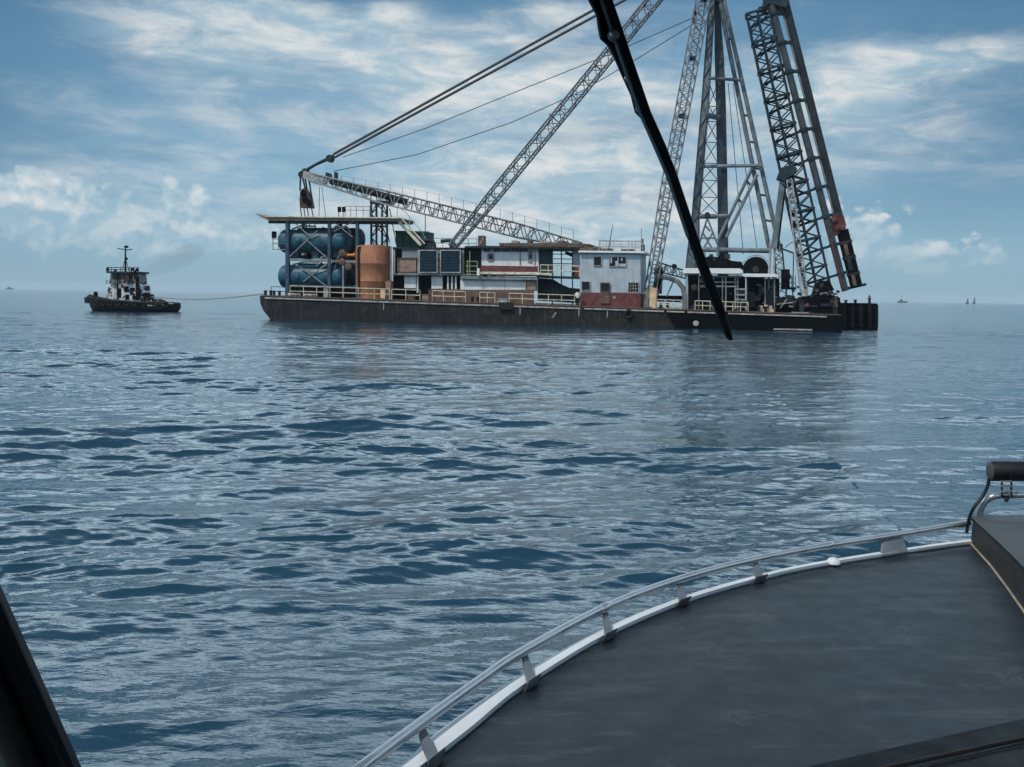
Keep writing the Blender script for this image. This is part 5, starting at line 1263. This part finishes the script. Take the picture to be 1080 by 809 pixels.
# raised locker at the bow
lk_b = [onz(1023.5, 573, DZ)] + [on_deck(x, y) for x, y in ((1046, 598), (1064, 622), (1085, 652), (1112, 694))]
tp = [(1026.5, 546.5), (1049, 567), (1066, 583), (1087, 604), (1118, 640)]
def above(b, px, py):
    d = ray(px, py); k = math.hypot(b.x, b.y) / math.hypot(d.x, d.y); return EYE + d * k
lk_t = [above(b, x, y) for b, (x, y) in zip(lk_b, tp)]
far_b = [p + Vector((1.9, .15, -.12)) for p in lk_b]; far_t = [p + Vector((1.9, .15, .03)) for p in lk_t]
t = MB(); n = len(lk_b); e_in = [p + Vector((.0, 0, -.0)) for p in lk_t]
t.add(lk_b + lk_t, [(i, i + 1, n + i + 1, n + i) for i in range(n - 1)]); t.add([lk_b[0], far_b[0], far_t[0], lk_t[0]], [(0, 1, 2, 3)]); t.add([lk_b[-1], far_b[-1], far_t[-1], lk_t[-1]], [(0, 1, 2, 3)]); t.build('locker_side', coaming, boat)
t = MB(); t.add(lk_t + far_t, [(i, i + 1, n + i + 1, n + i) for i in range(n - 1)]); o = t.build('locker_top', hatch_m, boat); sm = o.modifiers.new('thick', 'SOLIDIFY'); sm.thickness = .012; sm.offset = 1
t = MB(); t.path([p + Vector((-.008, -.004, .008)) for p in lk_b], .006, 6); t.build('locker_trim', trimline, boat)
t = MB(); t.path([p + Vector((-.004, -.004, .004)) for p in lk_t], .008, 6); t.build('locker_lip', hatch_m, boat)
# hoop rail and rolled cover
hD = Vector((lk_t[0].x, lk_t[0].y, 0)).length
def hp(px, py, D):
    d = ray(px, py); k = D / math.hypot(d.x, d.y); return EYE + d * k
HD = hD + .05
hoop = smooth_curve([hp(1032.5, 548, HD), hp(1034, 538, HD), hp(1039.5, 528.5, HD), hp(1047, 523.8, HD), hp(1060, 522.2, HD + .02), hp(1080, 521.8, HD + .05), hp(1130, 521.5, HD + .15), hp(1230, 520, HD + .4), hp(1250, 523, HD + .45), hp(1255, 540, HD + .45)], 5)
t = MB(); t.path(hoop, .0185, 12); t.build('bow_hoop', alloy, boat)
rc = thing('rolled_cover', 'black rolled cover strapped above the silver bow hoop', 'rolled cover', hp(1090, 497, HD))
a, b = hp(1043.5, 497, HD), hp(1150, 496.5, HD + .2); L = (b - a).length
t = MB(); t.lathe(a, b - a, [(0, .045), (.006, .052), (.012, .0545), (L - .012, .0545), (L, .045)], 28); t.build('roll', black_vinyl, rc)
t = MB(); t.lathe(a - (b - a).normalized() * .004, b - a, [(0, .03), (.003, .047), (.008, .0535)], 24); t.build('end_cap', hatch_m, rc)
u = (b - a).normalized(); nrm = Vector((0, -1, 0))
for px in (1056.5, 1066.5):
    t = MB(); p = hp(px, 500, HD - .045); q = hp(px + .3, 524, HD - .012); t.bar(p, q, .006, .012, nrm); t.build('strap', black_vinyl, rc, bevel=.001)
t = MB()
for y in (507.5, 512.5, 518): t.bar(hp(1055.5, y, HD - .04), hp(1067.5, y, HD - .04), .008, .008)
t.build('buckle', alloy_dull, rc)
t = MB(); t.lathe(hp(1061.5, 526.5, HD - .01), (0, 0, 1), [(-.015, .008), (0, .014), (.02, .014)], 12); t.build('clamp', steel_dark, rc)
t = MB(); t.path(smooth_curve([hp(1043, 505, HD - .02), hp(1041.5, 513, HD - .02), hp(1036, 524, HD - .03), hp(1028, 534, HD - .05), hp(1023.5, 543, HD - .05), hp(1021, 552, HD - .05), hp(1019.5, 562, HD - .05)], 5), .009, 8); t.build('tie_cord', black_vinyl, rc)
t = MB(); t.path([hp(1020.5, 546, HD - .06), hp(1027, 549, HD - .07), hp(1034, 554.5, HD - .08)], .006, 6); t.build('lashing', black_vinyl, rc)

# ------------------------------------------------------------------ cabin window of our boat
WF = Frame((0, .618), (1, .618 + .42))                   # the plane of the pane, seen from inside
WF.n = Vector((-WF.t.y, WF.t.x, 0))
def wbar(name, pix, v0, v1, m, bevel=.004): t = MB(); t.slab(WF, pix, v0, v1); return t.build(name, m, boat, bevel=bevel)
wbar('window_seal', [(-75, 500), (-50, 500), (88.5, 811), (112, 864), (84, 864), (62, 811)], .02, -.012, seal_m)
wbar('window_post', [(-120, 500), (-75.5, 500), (61.5, 811), (83, 864), (40, 864), (31, 811), (-10, 720)], .022, -.02, seal_m, .006)
wbar('post_trim', [(-330, 500), (-121, 500), (-10.5, 720), (30.5, 811), (39, 864), (-330, 864)], .024, -.01, trim_m, .006)
t = MB(); t.path([WF(x, y, -.012) for x, y in ((-60, 510), (20, 692), (74, 811), (96, 864))], .003, 6); t.build('seal_lip', rubber, boat)
wbar('window_sill', [(700, 838), (845, 807.5), (1080, 755.5), (2000, 567.2), (2000, 640), (1080, 820), (845, 865), (700, 895)], .02, -.02, seal_m)
wbar('dash_ledge', [(500, 905), (700, 863), (845, 832), (1080, 782), (2000, 593), (2000, 960), (500, 1100)], -.021, -.16, dash_m, .006)
t = MB(); t.path([WF(x, y, -.022) for x, y in ((700, 860), (845, 829), (1080, 779), (2000, 590))], .0018, 6); t.build('sill_bead', brown, boat)
wbar('window_header', [(-330, -60), (2000, -60), (2000, -130), (-330, -130)], -.03, .05, seal_m)
wbar('far_post', [(1900, 590), (2000, 570), (2000, -60), (1900, -60)], -.029, .049, seal_m)
# pane of clear clean glass
gm = bpy.data.materials.new('clear_glass'); gm.use_nodes = True
gt = gm.node_tree; gt.nodes.clear(); tb = gt.nodes.new('ShaderNodeBsdfTransparent'); go = gt.nodes.new('ShaderNodeOutputMaterial'); gt.links.new(tb.outputs[0], go.inputs['Surface'])
t = MB(); t.slab(WF, [(-40, 560), (100, 856), (700, 845), (845, 815), (1080, 763), (1910, 595), (1910, -80), (-40, -80)], .004, .009); t.build('window_pane', gm, boat, smooth=0)
# cabin roof and rear bulkhead, so the window post and sill stand in shade
t = MB(); zr = WF(540, -130, 0).z + .06
t.prism([WF(-330, -130, .06) * 1, WF(2000, -130, .06), Vector((2.4, -1.6, 0)), Vector((-1.6, -1.6, 0))], (0, 0, .05))
for i_, p in enumerate(t.v): p.z = zr + (.0 if i_ < 4 else .05)
t.build('cabin_roof', roof_m, boat)
t = MB(); t.box((.3, -1.62, 2.1), (1.9, 0, 0), (0, .02, 0), (0, 0, .5)); t.build('rear_bulkhead', roof_m, boat)
t = MB(); t.box((-1.62, -.6, 2.1), (.02, 0, 0), (0, 1.0, 0), (0, 0, .5)); t.build('side_bulkhead', roof_m, boat)

# windscreen wiper hanging outside the pane
wp = thing('windscreen_wiper', 'black windscreen wiper hanging diagonally across the view outside the glass', 'wiper', WF(700, 180, .03))
br_ = [(620, -75), (634, -36), (647, 0), (667, 59), (687, 117), (703, 153), (716, 187), (737, 250), (748, 281), (763, 320), (773, 354), (774, 359)]
bl = [(x - (10.5 if y < 160 else 9), y) for x, y in br_[:-2]] + [(768, 354), (771.5, 359.5)]
t = MB(); t.slab(WF, bl + br_[::-1], .022, .027); t.build('blade', wiper_m, wp, bevel=.0012)
t = MB(); t.slab(WF, [(x - 1.6, y) for x, y in bl[:8]] + [(x - .4, y) for x, y in bl[:8]][::-1], .0225, .026); t.build('edge_strip', alloy_dull, wp, bevel=.0003)
arm = [(601, -75), (623, 0), (631, 15), (633, 30), (635, 40), (643, 47), (647.5, 55), (658.5, 80), (667.5, 100), (672, 118), (679, 125), (688, 140), (690.5, 140), (681, 120), (664, 80), (650, 40), (637, 0), (612, -75)]
t = MB(); t.slab(WF, arm, .0285, .0325); t.build('arm', wiper_m, wp, bevel=.0015)
t = MB(); t.lathe(WF(643.5, 36, .034), -WF.n, [(-.002, .0062), (.006, .0062), (.009, .0050), (.0105, .002)], 20); t.build('knuckle', wiper_m, wp)
t = MB(); t.lathe(WF(646.5, 38, .0235), -WF.n, [(0, .0036), (.002, .0038), (.004, .0025)], 16); t.torus(WF(646.5, 38, .0225), WF.n, .0034, .0008, 16, 6); t.build('pivot_bolt', chrome, wp)
for x, y in ((662, 83), (674, 115), (682, 127)):
    t = MB(); t.lathe(WF(x, y, .028), -WF.n, [(0, .0026), (.003, .0026), (.004, .0012)], 10); t.build('rivet', chrome, wp)
t = MB(); t.path([WF(x, y, .0275) for x, y in ((634, 0), (646, 33), (661, 72), (675, 108), (687, 138))], .0011, 6); t.build('washer_tube', alloy_dull, wp)
